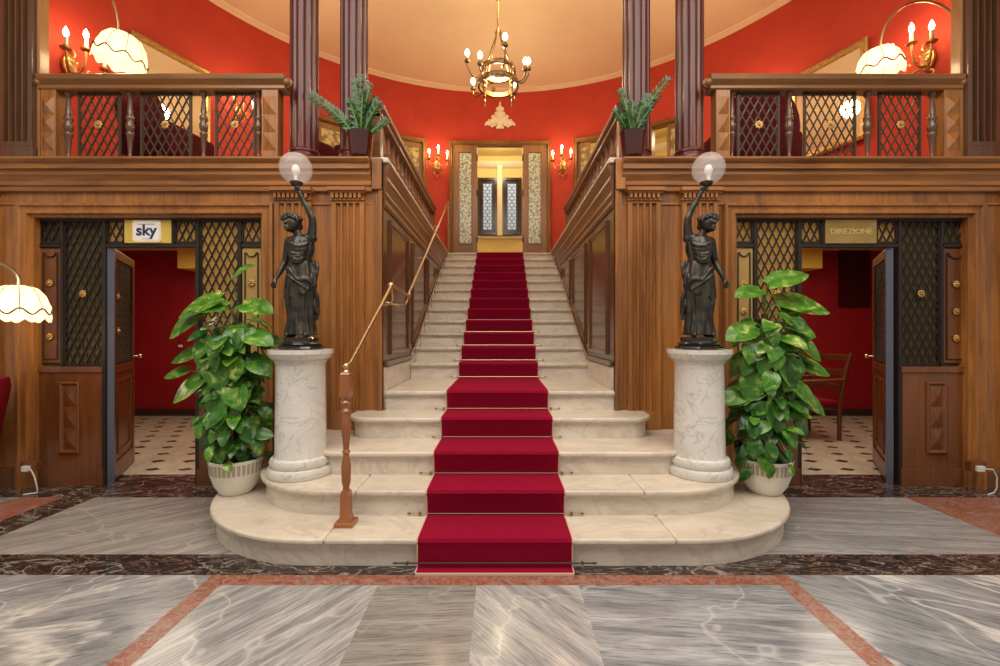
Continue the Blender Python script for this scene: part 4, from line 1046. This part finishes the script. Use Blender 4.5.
for s, lab in ((1, 'dark bronze statue of a robed woman lifting a glass globe, left of the stairs'), (-1, 'dark bronze statue of a robed woman lifting a glass globe, right of the stairs')):
    x = -1.365*s if s == 1 else 1.365
    t = thing('bronze_statue', lab, 'statue', (x, 3.05, 1.169))
    t.rotation_euler = (0, 0, 0)
    B, D, H = statue_meshes(s)
    zb = .085
    for nm, mb, vox in (('body', B, .0045), ('gown', D, .0036), ('hair', H, .0045)):
        o = mb.build(nm, bronze, t, loc=(0, 0, zb)); remesh(o, vox, 4 if nm != 'body' else 5)
        bpy.context.view_layer.update()
    mb = MB(); mb.lathe([(.15,0),(.155,.008),(.15,.02),(.135,.028),(.14,.036),(.13,.048),(.118,.054),(.118,.075),(.108,.085),(0,.088)], n=8 if s == -1 else 36, M=Matrix.Rotation(R(22.5), 4, 'Z'))
    mb.build('base', mat('statue_base_%d' % s, (.02,.016,.014), .12, .3, Coat_Weight=.6), t, smooth=30)
    gx = .0 if s == 1 else .045
    gx = -.040 if s == 1 else .105
    hx_ = -.018*s; gz = 1.022+zb
    mb = MB(); mb.lathe([(.012,-.02),(.010,.0),(.028,.008),(.040,.022),(.045,.032),(.036,.036)], (hx_ + (gx-hx_)*.3, -.018, gz-.0), 20); mb.tube([(hx_,-.018,gz-.02),(hx_+(gx-hx_)*.3,-.018,gz+.01)], .01, 8); mb.build('globe_holder', bronze, t, smooth=True)
    gc = (hx_+(gx-hx_)*.45, -.018, gz+.028+.098)
    mb = MB(); mb.lathe([(.036,-.102)]+[(.107*sin(R(q)), -.107*cos(R(q))) for q in range(22, 178, 8)]+[(.001,.107)], gc, 36); mb.build('globe', globe_m, t, smooth=60)
    mb = MB(); mb.lathe([(.013,-.11),(.013,-.05)], gc, 12); mb.lathe([(.013,-.05),(.026,-.025),(.028,-.005),(.018,.02),(.001,.028)], gc, 14); mb.build('bulb', emit('globe_bulb_%d' % s, (1,.9,.75), .12, (.9,.88,.85)), t, smooth=True)

# ------------------------------------------------------------------ HANDRAIL & NEWEL
nw = thing('newel_post', 'turned reddish wood newel post with brass ball at the foot of the left handrail', 'post', (-.90, 2.60, .16))
mb = MB(); mb.box(-.055,.055,-.055,.055,0,.025); mb.build('foot_plate', W_newel, nw, bevel=.004)
mb = MB(); mb.loft([[(sx*w_, sy*w_, z) for sx, sy in ((-1,-1),(1,-1),(1,1),(-1,1))] for z, w_ in ((.025,.036),(.06,.028),(.18,.026),(.20,.022))])
mb.lathe([(.021,.20),(.018,.22),(.026,.25),(.028,.34),(.022,.38),(.016,.41),(.024,.425),(.016,.44),(.020,.48),(.027,.56),(.026,.60),(.016,.65),(.026,.665),(.017,.68),(.017,.70)], n=20)
mb.lathe([(.017,.70),(.028,.715),(.017,.73),(.026,.745)], n=20)
mb.loft([[(sx*w_, sy*w_, z) for sx, sy in ((-1,-1),(1,-1),(1,1),(-1,1))] for z, w_ in ((.745,.026),(.75,.030),(.88,.028),(.89,.02))]); mb.build('shaft', W_newel, nw, smooth=30)
mb = MB(); mb.lathe([(.014,.885),(.02,.895),(.012,.905)], n=14); mb.ball((0,0,.925), .02, 14); mb.build('ball_cap', brass, nw, smooth=True)
hr = thing('handrail', 'slender brass handrail climbing the left side of the marble staircase', 'handrail')
mb = MB(); mb.tube([(-.90,2.60,1.085),(-.89,2.64,1.10),(-.86,3.42,1.60),(-.86,3.48,1.64)], .013, 10); mb.ball((-.86,3.50,1.655), .026, 12); mb.build('lower_rail', brass, hr, smooth=True)
mb = MB(); mb.tube([(-.86,3.50,1.655),(-.855,3.62,1.655),(-.85,3.85,1.64),(-.85,4.0,1.63),(-.85,4.10,1.63),(-.85,4.16,1.64)], .012, 10)
mb.tube([(-.85,4.14,1.625),(-.86,4.05,1.54),(-.88,3.85,1.52),(-.93,3.80,1.53),(-.98,3.80,1.54)], .010, 8); mb.tube([(-.86,3.52,1.64),(-.87,3.60,1.56),(-.90,3.66,1.52),(-.99,3.69,1.50)], .010, 8); mb.lathe([(.03,0),(.025,.01),(.01,.02)], (0,0,0), 14, Matrix.Translation((-1.0,3.80,1.54)) @ Matrix.Rotation(R(90), 4, 'Y')); mb.build('scroll_bracket', brass, hr, smooth=True)
mb = MB(); mb.tube([(-.85,4.15,1.63),(-.86,4.2,1.66),(-.925,7.95,3.62),(-.925,8.0,3.64)], .013, 10); mb.ball((-.85,4.15,1.635), .022, 12); mb.build('upper_rail', brass, hr, smooth=True)
for y in (5.3, 6.6):
    mb = MB(); z = 1.66+(y-4.2)*.5227; xx = -.86-.065*(y-4.2)/3.75; mb.tube([(xx,y,z),(xx,y,z-.05),(-1.0,y,z-.06)], .007, 8); mb.ball((-.99,y,z-.06), .016, 8, (.4,1,1)); mb.build('wall_bracket', brass, hr, smooth=True)
mb = MB(); mb.box(-.945,-.905,7.98,8.02,Zg,3.62); mb.ball((-.925,8.0,3.64), .026, 12); mb.build('end_post', W_door, hr, bevel=.004)

# ------------------------------------------------------------------ PLANTS
def leaf(mb, p, d, up, L, W, droop=.25, fold=.25, heart=True):
    d = d.normalized(); sd = d.cross(up).normalized(); nn = sd.cross(d).normalized()
    n = 9; rows = []
    for i in range(n):
        u = i/(n-1)
        if heart: wd = W*.5*(sin(PI*min(1, (u+.10)/1.10))**.62)*(1-.30*u)*1.22 if u < 1 else .0005
        else: wd = W*.5*sin(PI*(u*.94+.03))**.8
        back = -.10*L if (heart and i == 0) else 0
        c = Vector(p) + d*(L*u) - nn*(droop*L*u*u)
        row = []
        for q in (-1, -.5, 0, .5, 1):
            e = c + sd*(wd*q) + nn*(fold*wd*abs(q)*(1-.5*abs(q))) + d*(back*abs(q)) 
            row.append(e)
        rows.append(row)
    mb.loft(rows, cap=False, closed=False)
def pothos(label, loc, seed, bias, specials):
    r = random.Random(seed); t = thing('potted_pothos', label, 'potted plant', loc)
    mb = MB(); mb.lathe([(.001,.0),(.095,.0),(.105,.01),(.138,.06),(.160,.13),(.166,.17),(.160,.17),(.13,.12)], n=40); pt = mb.build('pot', pot_w, t, smooth=35)
    mb = MB(); mb.lathe([(.161,.13),(.1665,.15),(.172,.225),(.174,.24),(.166,.243),(.160,.20),(.157,.16)], n=40); mb.build('pot_band', pot_w, pt, smooth=35)
    mb = MB()
    for i in range(36):
        a0 = 2*PI*(i+.12)/36; a1 = 2*PI*(i+.80)/36
        mb.add([((rr)*cos(a), (rr)*sin(a), z) for rr, z, a in ((.1685,.150,a0),(.1685,.150,a1),(.1735,.222,a1),(.1735,.222,a0))], [(0,1,2,3)])
    mb.build('glaze_stripe', pot_s, pt)
    mb = MB(); mb.lathe([(.158,.20),(.10,.212),(.001,.215)], n=24); mb.build('soil', soil, t)
    mb = MB(); mb.lathe([(.022,.2),(.022,1.25),(.001,1.27)], n=12); mb.build('moss_pole', moss, t, smooth=True)
    F = MB(); S = MB()
    def one(p0, az, el, L, stem, dro=.35, mi=0, face=.5):
        out = Vector((cos(az), sin(az), 0)); sp = Vector(p0); e = sp + out*stem*cos(el) + Vector((0,0,stem*sin(el)))
        mid = (sp+e)/2 + Vector((0,0,stem*.18)); S.tube([sp, mid, e], [.005,.004,.0035], 5)
        d = out*cos(el-.7) + Vector((0,0,sin(el-.7))) + Vector((r.uniform(-.7,.7), r.uniform(-.35,.35), r.uniform(-.55,.25)))
        up = Vector((0,-face,1)) + out*.3
        F.mi = mi; leaf(F, e, d, up, L, L*r.uniform(.62,.82), dro, r.uniform(.1,.5))
    for i in range(230):
        u = r.random()**.85; z = .24+.95*u
        az = r.uniform(0, 2*PI)
        if i % 3 == 0: az = r.uniform(PI*1.1, PI*1.9)
        wdt = .13+.05*sin(u*7) if u < .72 else .16
        st_ = wdt*r.uniform(.25, 1.25)
        L = r.uniform(.07, .115)*(1+.55*u)
        one((bias*.3*u+.03*cos(az), .03*sin(az), z-.02), az, r.uniform(-.5,.8), L, st_, dro=r.uniform(.1,.6), mi=0 if r.random() < .35+.3*u else 1, face=r.uniform(.4,1.1))
    for (x, y, z, az, L, el) in specials:
        p = Vector((0,0,z-.15)); e = Vector((x, y, z)); S.tube([p, (p+e)/2+Vector((0,0,.05)), e], [.006,.005,.004], 5)
        d = Vector((cos(az), -.25, sin(az))); F.mi = 0; leaf(F, e, d, Vector((0,-.75,1)), L, L*.74, .18, .2)
    F.build('foliage', [leaf_a, leaf_b], t, smooth=60); S.build('stems', stem_m, t, smooth=True)
# specials: x, y, z(local), direction angle in the picture plane, length, -
pothos('tall variegated pothos in a striped cream pot on the lowest step, left of the stairs', (-1.86, 3.14, .16), 3, -.05, [
    (-.02,-.03,1.50,R(35),.20,0), (-.06,-.08,1.36,R(200),.30,0), (-.18,-.06,1.28,R(215),.30,0), (-.02,-.10,1.30,R(175),.24,0), (.07,-.05,1.32,R(-8),.24,0), (.12,-.10,1.12,R(-15),.22,0),
    (-.10,-.14,1.10,R(-100),.24,0), (-.04,-.16,.98,R(-80),.25,0), (-.20,-.05,1.0,R(195),.22,0), (-.16,-.10,.82,R(215),.26,0), (.05,-.15,.78,R(-60),.2,0), (-.02,-.16,.72,R(-95),.2,0), (.14,-.08,.95,R(-30),.2,0), (-.30,-.06,.86,R(190),.16,0)])
pothos('tall variegated pothos in a striped cream pot on the lowest step, right of the stairs', (1.87, 3.14, .16), 11, .05, [
    (-.06,-.05,1.42,R(188),.20,0), (.0,-.05,1.46,R(22),.26,0), (.06,-.05,1.34,R(-6),.34,0), (.04,-.12,1.26,R(-35),.26,0), (-.10,-.06,1.16,R(195),.24,0), (-.08,-.1,1.05,R(-15),.22,0), (.14,-.1,1.1,R(-40),.24,0),
    (.02,-.16,.98,R(-70),.24,0), (-.12,-.10,.86,R(-110),.22,0), (.18,-.05,.92,R(-15),.24,0), (-.16,-.05,.72,R(200),.2,0), (.10,-.14,.78,R(-40),.22,0), (-.02,-.16,.68,R(-95),.2,0), (.2,-.06,.7,R(-35),.22,0)])

def zz(label, loc, fronds, seed):
    r = random.Random(seed); t = thing('potted_zz_plant', label, 'potted plant', loc)
    mb = MB(); mb.lathe([(.001,0),(.075,0),(.085,.01),(.098,.12),(.105,.19),(.108,.20),(.098,.20),(.09,.16),(.001,.16)], n=32); mb.build('pot', pot_d, t, smooth=35)
    F = MB(); S = MB()
    for (tx, ty, tz, L) in fronds:
        b = Vector((tx*.12, ty*.12, .15)); e = Vector((tx, ty, tz)); cp = Vector((tx*.2, ty*.3, tz*.62))
        P = [b*(1-u)**2 + cp*2*u*(1-u) + e*u*u for u in [i/16 for i in range(17)]]
        S.tube(P, [.011*(1-.7*i/16) for i in range(17)], 7)
        for i in range(3, 17):
            tg = (P[min(i+1, 16)]-P[i-1]).normalized(); sd = tg.cross(Vector((r.uniform(-.3,.3), -1, .2))).normalized()
            for s in (-1, 1):
                leaf(F, P[i], (sd*s*.75+tg*.75+Vector((0,-.15,0))), Vector((0,-1,.4)), 1.2*L*(1-.25*abs(i/16-.6)), L*.5, .1, .2, False)
        leaf(F, P[-1], tg, Vector((0,-1,.4)), L, L*.5, .1, .2, False)
    F.build('foliage', leaf_z, t, smooth=60); S.build('stems', stem_m, t, smooth=True)
zz('dark green zz plant in a glossy oxblood pot on the left cornice corner', (-1.15, 3.66, Zg), [(-.37,-.03,.48,.060),(.0,0,.66,.045),(.07,.02,.60,.045),(-.03,-.03,.60,.045),(.15,-.03,.42,.05),(.20,0,.30,.045),(-.06,-.06,.42,.045),(.04,-.06,.50,.045),(.02,.08,.56,.045),(.11,.04,.5,.045),(-.02,.02,.48,.04)], 2)
zz('dark green zz plant in a glossy oxblood pot on the right cornice corner', (1.09, 3.66, Zg), [(-.09,0,.54,.045),(-.14,-.03,.36,.045),(.27,-.03,.62,.048),(.12,0,.50,.045),(.06,-.05,.40,.045),(.0,.0,.44,.045),(.17,0,.46,.04),(-.05,-.06,.32,.045),(.11,-.06,.36,.04),(-.06,.04,.47,.04),(.22,.03,.52,.038)], 5)

# ------------------------------------------------------------------ LIGHT
wd = bpy.data.worlds.new('world'); bpy.context.scene.world = wd; wd.use_nodes = True
bg = wd.node_tree.nodes['Background']; bg.inputs[0].default_value = (1,.93,.84,1); bg.inputs[1].default_value = .42
light('hall_ceiling_fill', (0, .6, 5.5), 330, (1,.95,.88), typ='AREA', size=6, size_y=4)  # soft area fill added under the hall ceiling, no fixture
light('hall_front_fill', (-3.2, .6, 4.9), 45, (1,.88,.74), typ='AREA', size=1.5, size_y=1.5, rot=(R(35), 0, R(-30)))  # soft front fill added from the left, no lamp there
light('hall_front_fill', (3.2, .6, 4.9), 45, (1,.88,.74), typ='AREA', size=1.5, size_y=1.5, rot=(R(35), 0, R(30)))  # matching front fill added from the right
for lx, ly in ((-2.3, 5.6), (2.3, 5.6), (0, 6.9)): light('dome_fill', (lx, ly, 4.7), 17, (1,.82,.55), .12)  # added fill points for the round hall, without fixtures of their own
light('dome_top_fill', (0, 5.0, 5.2), 16, (1,.84,.5), .1)  # added fill near the dome ceiling, separate from the chandelier
for a in (-40, -18, 18, 40):
    x, y = polar(R(a), 5.4); light('lobby_fill', (x, y, 4.9), 14, (1,.85,.55), .12)  # unseen points added to light the yellow lobby wall
light('lobby_fill', (0, 9.2, 5.1), 26, (1,.9,.66), .15)  # extra unseen fill added behind the main doorway

cam = bpy.data.cameras.new('camera'); co = bpy.data.objects.new('camera', cam); col.objects.link(co)
co.location = (0, 0, EYE); co.rotation_euler = (R(90), 0, 0); cam.lens = 16; cam.sensor_width = 36; cam.clip_start = .05
bpy.context.scene.camera = co
vs = bpy.context.scene.view_settings; vs.view_transform = 'Standard'; vs.look = 'None'; vs.exposure = 0
